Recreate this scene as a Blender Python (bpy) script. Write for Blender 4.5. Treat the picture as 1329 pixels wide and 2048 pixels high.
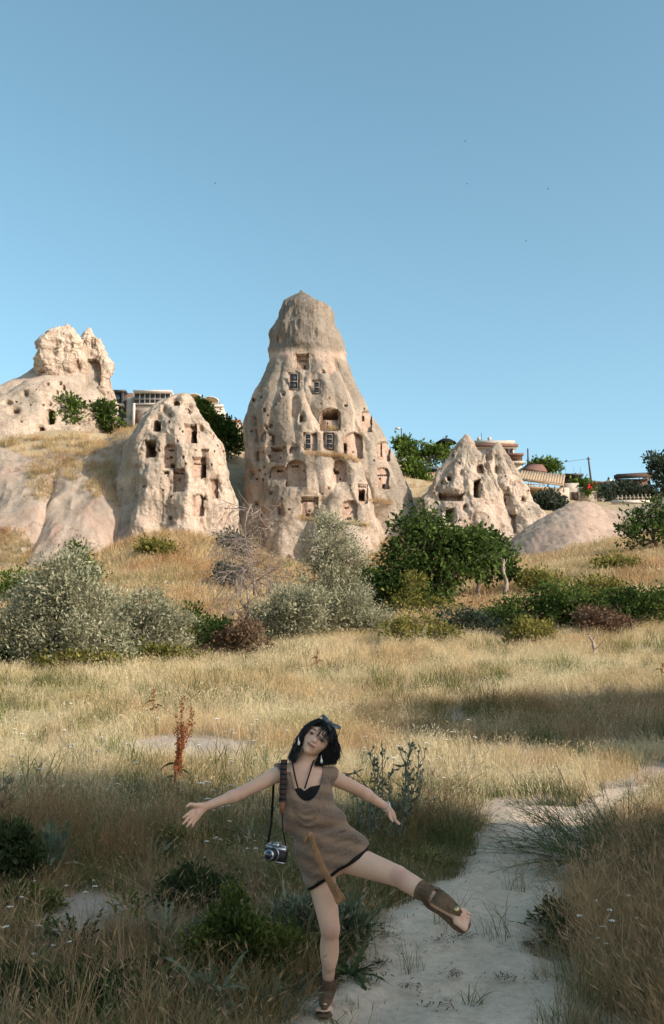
import bpy, math, random
import numpy as np
from mathutils import Vector, Matrix

for o in list(bpy.data.objects):
    bpy.data.objects.remove(o)
SC = bpy.context.scene
COL = SC.collection
RNG = np.random.default_rng(7)
random.seed(7)

# ------------------------------------------------------------------ camera
PITCH = math.radians(10.4)
CAMZ = 1.57
FPX = 2048 * 35.0 / 36.0            # focal length in photo pixels
cam_d = bpy.data.cameras.new('camera_view')
cam_d.sensor_fit = 'VERTICAL'; cam_d.sensor_height = 36.0; cam_d.sensor_width = 24.0
cam_d.lens = 35.0; cam_d.clip_start = 0.05; cam_d.clip_end = 4000
cam = bpy.data.objects.new('camera_view', cam_d)
cam.location = (0, 0, CAMZ)
cam.rotation_euler = (math.pi / 2 + PITCH, 0, 0)
COL.objects.link(cam); SC.camera = cam

# ------------------------------------------------------------------ sky and sun
SUN_EL = math.radians(26.0)
SUN_AZ = math.radians(119.0)        # from +Y towards +X
SUN = np.array([math.sin(SUN_AZ) * math.cos(SUN_EL), math.cos(SUN_AZ) * math.cos(SUN_EL), math.sin(SUN_EL)])
world = bpy.data.worlds.new('World'); SC.world = world; world.use_nodes = True
wn = world.node_tree; wn.nodes.clear()
sky = wn.nodes.new('ShaderNodeTexSky'); sky.sky_type = 'NISHITA'; sky.sun_disc = False
sky.sun_elevation = SUN_EL; sky.sun_rotation = SUN_AZ
sky.altitude = 1200; sky.air_density = 1.0; sky.dust_density = 4.0; sky.ozone_density = 1.1
hsv = wn.nodes.new('ShaderNodeHueSaturation'); hsv.inputs['Hue'].default_value = 0.468
hsv.inputs['Saturation'].default_value = 1.0; hsv.inputs['Value'].default_value = 0.92
bg = wn.nodes.new('ShaderNodeBackground'); bg.inputs['Strength'].default_value = 0.145
wo = wn.nodes.new('ShaderNodeOutputWorld')
wn.links.new(sky.outputs[0], hsv.inputs['Color']); wn.links.new(hsv.outputs[0], bg.inputs[0]); wn.links.new(bg.outputs[0], wo.inputs[0])
sun_d = bpy.data.lights.new('sun', 'SUN'); sun_d.energy = 3.1; sun_d.angle = math.radians(0.53)
sun_d.color = (1.0, 0.89, 0.76)
sun = bpy.data.objects.new('sun', sun_d); COL.objects.link(sun)
sun.rotation_euler = Vector(SUN).to_track_quat('Z', 'Y').to_euler()
sun.location = (30, -30, 40)
SC.view_settings.view_transform = 'Standard'; SC.view_settings.look = 'None'
SC.view_settings.exposure = 0.90; SC.view_settings.gamma = 1.0
SC.view_settings.use_curve_mapping = False
SC.cycles.max_bounces = 4; SC.cycles.diffuse_bounces = 3; SC.cycles.transmission_bounces = 3; SC.cycles.transparent_max_bounces = 4; SC.cycles.caustics_reflective = False; SC.cycles.caustics_refractive = False

# ------------------------------------------------------------------ numeric helpers
CP, SP = math.cos(PITCH), math.sin(PITCH)

def W(px, py, Y):
    """photo pixel and depth Y (world) -> world point(s)"""
    px = np.asarray(px, float); py = np.asarray(py, float); Y = np.asarray(Y, float)
    a = (px - 664.5) / FPX; b = (1024 - py) / FPX
    dy = CP - b * SP; dz = SP + b * CP
    t = Y / dy
    return np.stack(np.broadcast_arrays(a * t, Y, CAMZ + dz * t), -1)

def proj(V):
    V = np.asarray(V, float)
    x = V[..., 0]; y = V[..., 1]; z = V[..., 2] - CAMZ
    d = y * CP + z * SP; u = -y * SP + z * CP
    d = np.where(np.abs(d) < 1e-6, 1e-6, d)
    return 664.5 + FPX * x / d, 1024 - FPX * u / d, d

def hash3(ix, iy, iz, seed):
    h = (ix * 374761393 + iy * 668265263 + iz * 1440662683 + seed * 1274126177) & 0xffffffff
    h = ((h ^ (h >> 13)) * 1274126177) & 0xffffffff
    h = ((h ^ (h >> 15)) * 2246822519) & 0xffffffff
    return ((h ^ (h >> 16)) & 0xffffff) / float(0xffffff) * 2 - 1

def vnoise(P, seed=0):
    P = np.asarray(P, float)
    i = np.floor(P).astype(np.int64); f = P - i; f = f * f * (3 - 2 * f)
    out = 0
    for dx in (0, 1):
        wx = f[..., 0] if dx else 1 - f[..., 0]
        for dy in (0, 1):
            wy = f[..., 1] if dy else 1 - f[..., 1]
            for dz in (0, 1):
                wz = f[..., 2] if dz else 1 - f[..., 2]
                out = out + wx * wy * wz * hash3(i[..., 0] + dx, i[..., 1] + dy, i[..., 2] + dz, seed)
    return out

def fbm(P, scale=1.0, octv=4, seed=0, gain=0.5, ridged=False):
    P = np.asarray(P, float) * scale
    a = 1.0; s = 0; tot = 0
    for k in range(octv):
        n = vnoise(P, seed + 17 * k)
        if ridged: n = 1 - 2 * np.abs(n)
        s = s + a * n; tot += a; a *= gain; P = P * 2.03 + 11.7
    return s / tot

def sstep(a, b, x):
    t = np.clip((x - a) / (b - a), 0, 1); return t * t * (3 - 2 * t)

def lerp(a, b, t): return a + (b - a) * t

def xyz0(x, y): return np.stack([x, y, np.zeros_like(x)], -1)

# ------------------------------------------------------------------ mesh helpers
def mesh_data(name, V, F, mats=None, smooth=True, col=None, mi=None, attrs=None):
    """V (n,3); F = array (m,k) or list of such arrays"""
    me = bpy.data.meshes.new(name)
    V = np.ascontiguousarray(V, dtype=np.float32)
    if not isinstance(F, (list, tuple)): F = [F]
    F = [np.asarray(f, dtype=np.int32) for f in F if len(f)]
    loops = np.concatenate([f.ravel() for f in F])
    tot = np.concatenate([np.full(len(f), f.shape[1], np.int32) for f in F])
    st = np.concatenate([[0], np.cumsum(tot)[:-1]]).astype(np.int32)
    me.vertices.add(len(V)); me.vertices.foreach_set('co', V.ravel())
    me.loops.add(len(loops)); me.loops.foreach_set('vertex_index', loops)
    me.polygons.add(len(tot)); me.polygons.foreach_set('loop_start', st)
    if smooth: me.polygons.foreach_set('use_smooth', np.ones(len(tot), bool))
    for m in (mats if isinstance(mats, (list, tuple)) else [mats] if mats else []):
        me.materials.append(m)
    if mi is not None: me.polygons.foreach_set('material_index', np.asarray(mi, np.int32))
    if col is not None:
        c = np.ones((len(V), 4), np.float32); c[:, :3] = col
        at = me.color_attributes.new('Col', 'FLOAT_COLOR', 'POINT'); at.data.foreach_set('color', c.ravel())
    for k, v in (attrs or {}).items():
        at = me.attributes.new(k, 'FLOAT', 'POINT'); at.data.foreach_set('value', np.asarray(v, np.float32))
    me.update(calc_edges=True)
    me.validate(verbose=False)
    return me

def link(name, me, parent=None):
    o = bpy.data.objects.new(name, me); COL.objects.link(o)
    if parent is not None: o.parent = parent
    return o

def tag(o, label=None, cat=None, group=None, kind=None):
    if label: o['label'] = label
    if cat: o['category'] = cat
    if group: o['group'] = group
    if kind: o['kind'] = kind
    return o

def empty(name, loc, label=None, cat=None, group=None, rz=0.0):
    o = bpy.data.objects.new(name, None); o.location = [float(v) for v in loc]; o.rotation_euler = (0, 0, rz)
    o.empty_display_size = 0.2; COL.objects.link(o)
    return tag(o, label, cat, group)

def child(name, V, F, mats, parent, **kw):
    """mesh given in world coordinates, parented to an un-rotated empty"""
    off = np.array(parent.location) if parent is not None else 0
    p = parent
    while p is not None and p.parent is not None:
        p = p.parent; off = off + np.array(p.location)
    return link(name, mesh_data(name, np.asarray(V) - off, F, mats, **kw), parent)

class MB:
    """collects simple solids into one mesh"""
    def __init__(s): s.V = []; s.Q = []; s.T = []; s.n = 0
    def add(s, V, Q=(), T=()):
        V = np.asarray(V, float)
        if len(Q): s.Q.append(np.asarray(Q) + s.n)
        if len(T): s.T.append(np.asarray(T) + s.n)
        s.V.append(V); s.n += len(V)
    def box(s, c, size, rz=0.0, rot=None):
        c = np.asarray(c, float); h = np.asarray(size, float) / 2
        P = np.array([[x, y, z] for x in (-1, 1) for y in (-1, 1) for z in (-1, 1)]) * h
        if rot is not None: P = P @ np.asarray(rot).T
        elif rz: P = P @ np.array([[math.cos(rz), -math.sin(rz), 0], [math.sin(rz), math.cos(rz), 0], [0, 0, 1]]).T
        s.add(P + c, [[0, 1, 3, 2], [4, 6, 7, 5], [0, 4, 5, 1], [2, 3, 7, 6], [0, 2, 6, 4], [1, 5, 7, 3]])
    def tube(s, pts, rad, n=6, cap=True):
        pts = np.asarray(pts, float); m = len(pts)
        rad = np.broadcast_to(np.asarray(rad, float), (m,))
        tg = np.gradient(pts, axis=0); tg /= np.linalg.norm(tg, axis=1)[:, None] + 1e-12
        ref = np.array([0.31, 0.17, 0.93]) if abs(tg[0] @ np.array([0.31, 0.17, 0.93])) < .9 else np.array([1., 0, 0])
        u = np.cross(tg, ref); u /= np.linalg.norm(u, axis=1)[:, None] + 1e-12
        w = np.cross(tg, u)
        a = np.arange(n) * 2 * math.pi / n
        V = pts[:, None] + rad[:, None, None] * (np.cos(a)[None, :, None] * u[:, None] + np.sin(a)[None, :, None] * w[:, None])
        i = np.arange(m - 1)[:, None] * n; j = np.arange(n)[None]
        Q = np.stack([i + j, i + (j + 1) % n, i + n + (j + 1) % n, i + n + j], -1).reshape(-1, 4)
        V = V.reshape(-1, 3)
        if cap:
            V = np.vstack([V, pts[0], pts[-1]]); c0 = m * n
            T = [[c0, (k + 1) % n, k] for k in range(n)] + [[c0 + 1, (m - 1) * n + k, (m - 1) * n + (k + 1) % n] for k in range(n)]
        else: T = []
        s.add(V, Q, T)
    def ball(s, c, r, nu=8, nv=6, rot=None):
        r = np.broadcast_to(np.asarray(r, float), (3,))
        th = np.linspace(0, math.pi, nv + 1)[1:-1]; ph = np.arange(nu) * 2 * math.pi / nu
        P = np.stack([np.sin(th)[:, None] * np.cos(ph), np.sin(th)[:, None] * np.sin(ph), np.repeat(np.cos(th)[:, None], nu, 1)], -1).reshape(-1, 3)
        P = np.vstack([P, [0, 0, 1], [0, 0, -1]]) * r
        if rot is not None: P = P @ np.asarray(rot).T
        Q = [[i * nu + j, (i + 1) * nu + j, (i + 1) * nu + (j + 1) % nu, i * nu + (j + 1) % nu] for i in range(nv - 2) for j in range(nu)]
        n0 = (nv - 1) * nu
        T = [[n0, j, (j + 1) % nu] for j in range(nu)] + [[n0 + 1, (nv - 2) * nu + (j + 1) % nu, (nv - 2) * nu + j] for j in range(nu)]
        s.add(P + np.asarray(c), Q, T)
    def strip(s, pts, width, side):
        """flat ribbon along pts; width per point, side = direction(s) across"""
        pts = np.asarray(pts, float); m = len(pts)
        w = np.broadcast_to(np.asarray(width, float), (m,))[:, None] / 2
        sd = np.broadcast_to(np.asarray(side, float), (m, 3))
        V = np.concatenate([pts - sd * w, pts + sd * w])
        i = np.arange(m - 1)
        s.add(V, np.stack([i, i + 1, m + i + 1, m + i], -1))
    def poly_prism(s, pts, d):
        """pts (n,3) planar outline extruded by vector d"""
        pts = np.asarray(pts, float); n = len(pts)
        V = np.vstack([pts, pts + np.asarray(d, float), pts.mean(0), pts.mean(0) + np.asarray(d, float)])
        j = np.arange(n); k = (j + 1) % n
        s.add(V, np.stack([j, k, n + k, n + j], -1), [[2 * n, b, a] for a, b in zip(j, k)] + [[2 * n + 1, n + a, n + b] for a, b in zip(j, k)])
    def arrays(s):
        F = []
        if s.Q: F.append(np.concatenate(s.Q))
        if s.T: F.append(np.concatenate(s.T))
        return np.concatenate(s.V), F
    def build(s, name, mats, parent=None, smooth=False, **kw):
        V, F = s.arrays()
        return child(name, V, F, mats, parent, smooth=smooth, **kw)

# ------------------------------------------------------------------ material helpers
class NT:
    def __init__(s, name):
        s.m = bpy.data.materials.new(name); s.m.use_nodes = True
        s.t = s.m.node_tree; s.t.nodes.clear()
        s.out = s.n('OutputMaterial')
    def n(s, typ, **kw):
        nd = s.t.nodes.new('ShaderNode' + typ)
        for k, v in kw.items(): setattr(nd, k, v)
        return nd
    def l(s, a, b): s.t.links.new(a, b)
    def geo(s): return s.n('NewGeometry').outputs['Position']
    def objco(s): return s.n('TexCoord').outputs['Object']
    def attr(s, name, typ='GEOMETRY'):
        a = s.n('Attribute'); a.attribute_name = name; a.attribute_type = typ; return a
    def noise(s, co, scale, detail=3, rough=.55, dist=0.0):
        nd = s.n('TexNoise'); nd.inputs['Scale'].default_value = scale; nd.inputs['Detail'].default_value = detail
        nd.inputs['Roughness'].default_value = rough; nd.inputs['Distortion'].default_value = dist
        if co is not None: s.l(co, nd.inputs['Vector'])
        return nd.outputs['Fac']
    def ramp(s, fac, stops, interp='LINEAR'):
        r = s.n('ValToRGB'); r.color_ramp.interpolation = interp
        e = r.color_ramp.elements
        while len(e) < len(stops): e.new(0.5)
        for k, (p, c) in enumerate(stops):
            e[k].position = p; e[k].color = (*c, 1) if len(c) == 3 else c
        s.l(fac, r.inputs['Fac']); return r.outputs['Color']
    def rng(s, fac, a, b, c, d):
        r = s.n('MapRange'); s.l(fac, r.inputs[0])
        for k, v in enumerate((a, b, c, d)): r.inputs[k + 1].default_value = v
        return r.outputs[0]
    def mix(s, fac, a, b, blend='MIX'):
        m = s.n('Mix', data_type='RGBA', blend_type=blend)
        for k, v in ((0, fac), (6, a), (7, b)):
            if hasattr(v, 'is_linked') or hasattr(v, 'links'): s.l(v, m.inputs[k])
            elif k == 0: m.inputs[0].default_value = v
            else: m.inputs[k].default_value = (*v, 1)
        return m.outputs[2]
    def scale(s, co, v):
        m = s.n('Mapping'); m.inputs['Scale'].default_value = v; s.l(co, m.inputs['Vector']); return m.outputs[0]
    def bump(s, h, strength, dist):
        b = s.n('Bump'); b.inputs['Strength'].default_value = strength; b.inputs['Distance'].default_value = dist
        s.l(h, b.inputs['Height']); return b.outputs[0]
    def pbsdf(s, color, rough=.9, normal=None, spec=.2, metal=0.0, **kw):
        p = s.n('BsdfPrincipled')
        if hasattr(color, 'is_linked') or hasattr(color, 'links'): s.l(color, p.inputs['Base Color'])
        else: p.inputs['Base Color'].default_value = (*color, 1)
        p.inputs['Roughness'].default_value = rough; p.inputs['Specular IOR Level'].default_value = spec
        p.inputs['Metallic'].default_value = metal
        for k, v in kw.items(): p.inputs[k.replace('_', ' ')].default_value = v
        if normal is not None: s.l(normal, p.inputs['Normal'])
        s.l(p.outputs[0], s.out.inputs[0]); return p
    def leaf(s, color, trans=.35, normal=None):
        d = s.n('BsdfDiffuse'); t = s.n('BsdfTranslucent'); mx = s.n('MixShader'); mx.inputs[0].default_value = trans
        for nd in (d, t):
            if hasattr(color, 'links'): s.l(color, nd.inputs['Color'])
            else: nd.inputs['Color'].default_value = (*color, 1)
        s.l(d.outputs[0], mx.inputs[1]); s.l(t.outputs[0], mx.inputs[2]); s.l(mx.outputs[0], s.out.inputs[0])

def M_plain(name, c, rough=.8, spec=.3, metal=0., var=.15, scale=8., bump=0.0):
    t = NT(name); co = t.objco()
    nz = t.noise(co, scale, 4)
    cc = t.mix(t.rng(nz, .3, .7, 0, 1), tuple(v * (1 - var) for v in c), tuple(min(1, v * (1 + var)) for v in c))
    t.pbsdf(cc, rough, t.bump(nz, .4, bump) if bump else None, spec, metal)
    return t.m

def M_leaf(name, dark, mid, light, trans=.35, patch=0.9):
    """leaf colours vary per leaf (vertex attribute 'v') and per clump (noise in space)"""
    t = NT(name); a = t.attr('v').outputs['Fac']; co = t.geo()
    nz = t.noise(co, patch, 2)
    add = t.n('Math', operation='MULTIPLY_ADD'); t.l(nz, add.inputs[0]); add.inputs[1].default_value = 1.2; 
    sc = t.n('Math', operation='MULTIPLY_ADD'); t.l(a, sc.inputs[0]); sc.inputs[1].default_value = 0.65; sc.inputs[2].default_value = -0.42
    t.l(sc.outputs[0], add.inputs[2])
    t.leaf(t.ramp(add.outputs[0], [(.15, dark), (.5, mid), (.9, light)]), trans)
    return t.m
# ------------------------------------------------------------------ the lie of the land
_ctl = []
for x in (-14, -5, 0, 5, 14):
    _ctl += [(x, -12, 0.1), (x, 0, 0.0), (x, 5.2, 0.0), (x * 1.0, 7.0, 0.03)]
for x in (-60, 60): _ctl += [(x, -40, 2.0), (x, 0, 1.0)]
for Y, z in ((9, .2), (12, .55), (16, 1.1), (22, 1.95)):
    for k in (-.75, -.25, .25, .75): _ctl.append((k * Y, Y, z + (-.01 * Y if k < -.5 else .012 * Y if k > .5 else 0)))
for Y, row in {
    28: ((-300, 1330), (0, 1322), (330, 1305), (664, 1288), (1000, 1285), (1329, 1270), (1700, 1260)),
    36: ((-300, 1270), (0, 1265), (330, 1255), (664, 1250), (1000, 1235), (1329, 1205), (1700, 1190)),
    48: ((-300, 1195), (0, 1190), (330, 1185), (560, 1205), (800, 1200), (1000, 1180), (1329, 1130), (1700, 1110)),
    62: ((-300, 1160), (0, 1158), (150, 1160), (240, 1125), (340, 1095), (420, 1110), (520, 1165), (700, 1175), (850, 1160), (1000, 1148), (1200, 1116), (1329, 1096), (1700, 1078)),
    70: ((-300, 1150), (0, 1148), (150, 1150), (250, 1095), (330, 1066), (420, 1090), (1000, 1138), (1100, 1120), (1200, 1096), (1329, 1076)),
    80: ((-300, 1080), (0, 1080), (150, 1080), (330, 1066), (480, 1130), (664, 1150), (850, 1120), (1000, 1130), (1150, 1095), (1329, 1065), (1700, 1035)),
    84: ((-300, 905), (0, 905), (150, 905)),
    92: ((-300, 872), (0, 872), (150, 872), (280, 880), (480, 1000), (664, 1050), (850, 1000), (1050, 1030), (1200, 1035), (1400, 1015), (1700, 980)),
    110: ((-300, 872), (0, 868), (250, 866), (470, 872), (664, 900), (840, 945), (1000, 985), (1200, 1006), (1400, 1000), (1700, 985)),
    130: ((-300, 868), (0, 864), (300, 862), (470, 866), (664, 900), (850, 930), (1000, 960), (1200, 985), (1400, 985), (1700, 985)),
}.items():
    for px, py in row: _ctl.append(tuple(W(px, py, Y)))
_ctl += [(-150, 200, 26), (0, 200, 25), (150, 200, 20), (-120, 60, 20), (120, 60, 14), (0, 320, 12), (-250, 320, 14), (250, 320, 10)]
_ctl = np.array(_ctl)
def _tps(d): return np.where(d > 1e-9, d * d * np.log(d + 1e-12), 0)
_n = len(_ctl)
_A = np.zeros((_n + 3, _n + 3)); _S = 0.02
_A[:_n, :_n] = _tps(np.linalg.norm(_ctl[:, None, :2] - _ctl[None, :, :2], axis=-1) * _S)
_A[np.arange(_n), np.arange(_n)] += 0.002
_A[:_n, _n] = 1; _A[:_n, _n + 1:] = _ctl[:, :2]; _A[_n, :_n] = 1; _A[_n + 1:, :_n] = _ctl[:, :2].T
_w = np.linalg.solve(_A, np.concatenate([_ctl[:, 2], [0, 0, 0]]))

def G(x, y, rough=True):
    """ground height"""
    x = np.asarray(x, float); y = np.asarray(y, float); sh = np.broadcast(x, y).shape
    X = np.broadcast_to(x, sh).ravel(); Yy = np.broadcast_to(y, sh).ravel()
    Xc = np.clip(X, -260, 260); Yc = np.clip(Yy, -60, 330)
    z = np.empty(len(X))
    for i in range(0, len(X), 20000):
        s = slice(i, i + 20000)
        d = np.sqrt((Xc[s, None] - _ctl[None, :, 0]) ** 2 + (Yc[s, None] - _ctl[None, :, 1]) ** 2) * _S
        z[s] = _tps(d) @ _w[:_n] + _w[_n] + _w[_n + 1] * Xc[s] + _w[_n + 2] * Yc[s]
    if rough:
        amp = np.clip((Yy - 3) / 40, 0.0, 1.0)
        P = xyz0(X, Yy)
        z = z + fbm(P, .45, 2, 3) * (0.05 + .16 * amp) + fbm(P, 1.7, 2, 5) * (.025 + .05 * amp)
    return z.reshape(sh)

def hit(px, py, y0=3.0, y1=140.0):
    """first ground point seen at a photo pixel"""
    Y = np.concatenate([np.arange(y0, 30, .1), np.arange(30, y1, .3)])
    P = W(px, py, Y); below = P[:, 2] < G(P[:, 0], P[:, 1])
    k = int(np.argmax(below)) if below.any() else len(Y) - 1
    p = P[k].copy(); p[2] = G(p[0], p[1]); return p

def poly_hit(pts, **kw): return np.array([hit(a, b, **kw) for a, b in pts])

def in_poly(x, y, poly):
    ins = np.zeros(np.shape(x), bool); n = len(poly)
    for i in range(n):
        x0, y0 = poly[i][:2]; x1, y1 = poly[(i + 1) % n][:2]
        c = ((y0 > y) != (y1 > y)) & (x < (x1 - x0) * (y - y0) / (y1 - y0 + 1e-12) + x0)
        ins ^= c
    return ins

def dist_poly(x, y, poly):
    """signed distance to a polygon outline, negative inside"""
    d = np.full(np.shape(x), 1e9); n = len(poly)
    for i in range(n):
        a = np.array(poly[i][:2]); b = np.array(poly[(i + 1) % n][:2]); e = b - a
        t = np.clip(((x - a[0]) * e[0] + (y - a[1]) * e[1]) / (e @ e + 1e-12), 0, 1)
        d = np.minimum(d, np.hypot(x - a[0] - t * e[0], y - a[1] - t * e[1]))
    return np.where(in_poly(x, y, poly), -d, d)

# outlines of the path and the bare dirt patches, picked on the ground
PATH = poly_hit([(530, 2047), (590, 1995), (660, 1940), (705, 1880), (730, 1835), (810, 1800), (900, 1745), (935, 1700), (945, 1665),
                 (970, 1648), (1010, 1622), (1070, 1606), (1130, 1610), (1250, 1574), (1400, 1552), (1400, 1568), (1280, 1596), (1215, 1640), (1205, 1690), (1190, 1740), (1145, 1790), (1098, 1840),
                 (1092, 1890), (1115, 1935), (1125, 1990), (1135, 2047)])
PATH = np.vstack([PATH, [[PATH[-1][0] * .98, 4.2, 0], [PATH[-1][0] * .9, 2.0, 0], [PATH[0][0] * .8, 2.0, 0], [PATH[0][0] * .95, 4.2, 0]]])
PATCHES = [poly_hit([(80, 1805), (170, 1778), (300, 1798), (360, 1830), (345, 1862), (230, 1868), (170, 1895), (90, 1875)]),
           poly_hit([(245, 1492), (330, 1468), (430, 1474), (520, 1490), (490, 1515), (380, 1526), (290, 1530)]),
           poly_hit([(930, 1640), (985, 1604), (1090, 1588), (1160, 1604), (1110, 1640), (985, 1655)]), poly_hit([(1170, 1580), (1329, 1525), (1400, 1525), (1400, 1560), (1210, 1606)]),
           poly_hit([(880, 1440), (920, 1428), (945, 1440), (910, 1450)]), poly_hit([(655, 1420), (690, 1412), (720, 1422), (690, 1432)]),
           poly_hit([(60, 1700), (120, 1690), (170, 1715), (100, 1730)])]

def bare(x, y):
    """0..1: how bare of grass the ground is"""
    wob = fbm(xyz0(x, y), 1.6, 3, 21) * .22
    b = sstep(.10, -.12, dist_poly(x, y, PATH) + wob * .7)
    for k, p in enumerate(PATCHES):
        b = np.maximum(b, sstep(.15, -.2, dist_poly(x, y, p) + wob * 1.2) * .95)
    return b

def soil_nodes(t, sandy):
    co = t.geo()
    n1 = t.noise(co, 1.1, 4); n2 = t.noise(co, 14, 4, .7); n3 = t.noise(co, 70, 3, .7)
    a, b, c = sandy
    base = t.mix(t.rng(n1, .35, .65, 0, 1), a, b)
    base = t.mix(t.rng(n2, .42, .68, 0, .75), base, c)
    base = t.mix(t.rng(n3, .55, .75, 0, .5), base, tuple(v * .6 for v in a))
    h = t.n('Math', operation='MULTIPLY_ADD'); t.l(n2, h.inputs[0]); h.inputs[1].default_value = 1.0; t.l(n3, h.inputs[2])
    return base, t.bump(h.outputs[0], .7, .03)

_t = NT('dry_soil')
_b, _nm = soil_nodes(_t, ((.40, .31, .19), (.47, .37, .235), (.28, .22, .135)))
_f = _t.attr('bare').outputs['Fac']
_b2 = _t.mix(_t.rng(_t.noise(_t.geo(), 9, 4), .35, .7, 0, .8), (.50, .40, .325), (.40, .315, .25))
_t.pbsdf(_t.mix(_f, _b, _b2), .95, _nm, .1); M_SOIL = _t.m
_t = NT('pale_dust')
_b, _nm = soil_nodes(_t, ((.66, .51, .375), (.74, .58, .435), (.48, .365, .255)))
_st = _t.noise(_t.scale(_t.geo(), (1.0, .35, 1)), 2.2, 5, .65, .6)
_b = _t.mix(_t.rng(_st, .5, .68, 0, .55), _b, (.40, .285, .195))
_t.pbsdf(_b, .95, _nm, .1); M_PATH = _t.m

def _axis(segs):
    out = []
    for a, b, s in segs: out.append(np.arange(a, b, s))
    return np.concatenate(out + [[segs[-1][1]]])
_gx = _axis([(-900, -260, 80), (-260, -60, 8), (-60, -14, 1.0), (-14, 14, .22), (14, 60, 1.0), (60, 260, 8), (260, 900, 80)])
_gy = _axis([(-400, -60, 40), (-60, -10, 3), (-10, 3, .6), (3, 30, .2), (30, 60, .5), (60, 135, .8), (135, 330, 6), (330, 1500, 90)])
_X, _Y = np.meshgrid(_gx, _gy)
_Z = G(_X, _Y)
_Z = np.where(_Y > 330, _Z - (_Y - 330) * .02, _Z)
_nx, _ny = len(_gx), len(_gy)
_i = (np.arange(_ny - 1)[:, None] * _nx + np.arange(_nx - 1)[None]).ravel()
_br = np.where((_Y > 3) & (_Y < 30) & (np.abs(_X) < 14), bare(_X, _Y), 0)
_onpath = dist_poly(_X, _Y, PATH)
_Z = _Z - np.where(_Y < 14, .05 * sstep(.1, -.15, _onpath), 0)          # the path lies in a shallow bed
ground = link('ground', mesh_data('ground', np.stack([_X, _Y, _Z], -1).reshape(-1, 3), np.stack([_i, _i + 1, _i + _nx + 1, _i + _nx], -1), M_SOIL, attrs={'bare': _br.ravel()}))
tag(ground, 'dry straw covered hillside soil rising from the path to the rocks', kind='structure')

# trodden path: its own sheet, edges dipping into the ground
_px = np.arange(-2.2, 6.4, .035); _py = np.arange(2.0, 13.5, .035)
_X, _Y = np.meshgrid(_px, _py)
_d = dist_poly(_X, _Y, PATH) + fbm(xyz0(_X, _Y), 1.6, 3, 21) * .16
_P3 = xyz0(_X, _Y)
_rut = fbm(np.stack([_X * .8 - _Y * .5, _Y * .25 + _X * .2, 0 * _X], -1), 3.2, 2, 44)
_Z = G(_X, _Y, True) - .025 + .03 * sstep(.12, -.2, _d) + (.045 * _rut + .03 * fbm(_P3, 1.6, 4, 8) + .009 * fbm(_P3, 14, 3, 9)) * sstep(.0, -.25, _d)
_Z = _Z - .06 * sstep(-.02, .12, _d)
_keep = _d < .12
_idx = np.arange(_X.size).reshape(_X.shape)
_q = np.stack([_idx[:-1, :-1], _idx[:-1, 1:], _idx[1:, 1:], _idx[1:, :-1]], -1).reshape(-1, 4)
_q = _q[_keep.ravel()[_q].all(1)]
_u, _inv = np.unique(_q, return_inverse=True)
path = link('path', mesh_data('path', np.stack([_X, _Y, _Z], -1).reshape(-1, 3)[_u], _inv.reshape(-1, 4), M_PATH))
tag(path, 'pale dusty footpath trodden through the dry meadow', kind='structure')
def path_z(x, y): return G(x, y) + .006

# ------------------------------------------------------------------ unseen hill added behind the viewer, crest shaped to cast foreground and meadow shade
_T = np.array([-math.cos(SUN_AZ), math.sin(SUN_AZ)]); _T = np.array([.669, .743]); _Sh = SUN[:2] / np.linalg.norm(SUN[:2]); _T = np.array([-_Sh[1], _Sh[0]])
_edge = [(-500, 1545), (-250, 1560), (0, 1572), (200, 1585), (400, 1600), (520, 1608), (640, 1622), (800, 1640), (1000, 1652), (1130, 1655)]
_edge2 = [(785, 1482), (770, 1462), (800, 1440), (900, 1418), (1050, 1405), (1200, 1397), (1329, 1390)]
_e1 = poly_hit(_edge); _e2 = poly_hit(_edge2)
_D = 24.0
def _crest(P): 
    t = P[:, :2] @ _T; s = P[:, :2] @ _Sh
    return t, P[:, 2] + (_D - s) * math.tan(SUN_EL)
_t1, _h1 = _crest(_e1); _t2, _h2 = _crest(_e2)
_o = np.argsort(_t1); _t1, _h1 = _t1[_o], _h1[_o]; _o = np.argsort(_t2); _t2, _h2 = _t2[_o], _h2[_o]
_tt = np.concatenate([[-16, _t1[0] - 9, _t1[0] - 5], _t1, [_t1[-1] + .35, _t2[0] - .3], _t2, [_t2[-1] + 1.2, _t2[-1] + 4, _t2[-1] + 14]])
_hh = np.concatenate([[1.0, 5.0, _h1[0] - .5], _h1, [_h1[-1] - 2.2, _h1[-1] - 2.0], _h2, [_h2[-1] - 3, _h2[-1] - 8, 1.0]])
_ta = np.arange(-15, _t2[-1] + 13, .25); _ca = np.interp(_ta, _tt, _hh) + fbm(np.stack([_ta * 1.1, 0 * _ta, 0 * _ta], -1), 1, 3, 4) * .28
_sa = np.linspace(-1, 1, 25)
_TT, _SS = np.meshgrid(_ta, _sa)
_bx = _TT * _T[0] + (_D + _SS * 12 + 1.5 * (_SS == 9)) * _Sh[0]; _by = _TT * _T[1] + (_D + _SS * 12) * _Sh[1]
_gz = G(_bx, _by, False) - 1.0
_pr = np.clip(1 - np.abs(_SS) ** 1.35, 0, 1)
_hz = _gz + (_ca[None] - _gz) * _pr + np.where(np.abs(_SS) < .01, 0, fbm(np.stack([_bx, _by, _pr * 10], -1), .4, 3, 6) * .8 * _pr)
_hz = np.minimum(_hz, _ca[None])
_n2 = len(_ta); _i = (np.arange(len(_sa) - 1)[:, None] * _n2 + np.arange(_n2 - 1)[None]).ravel()
hill = link('hill', mesh_data('hill', np.stack([_bx, _by, _hz], -1).reshape(-1, 3), np.stack([_i, _i + 1, _i + _n2 + 1, _i + _n2], -1), M_SOIL))
tag(hill, 'unseen ridge added behind the viewpoint, shaped to shade the foreground', kind='structure')
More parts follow.
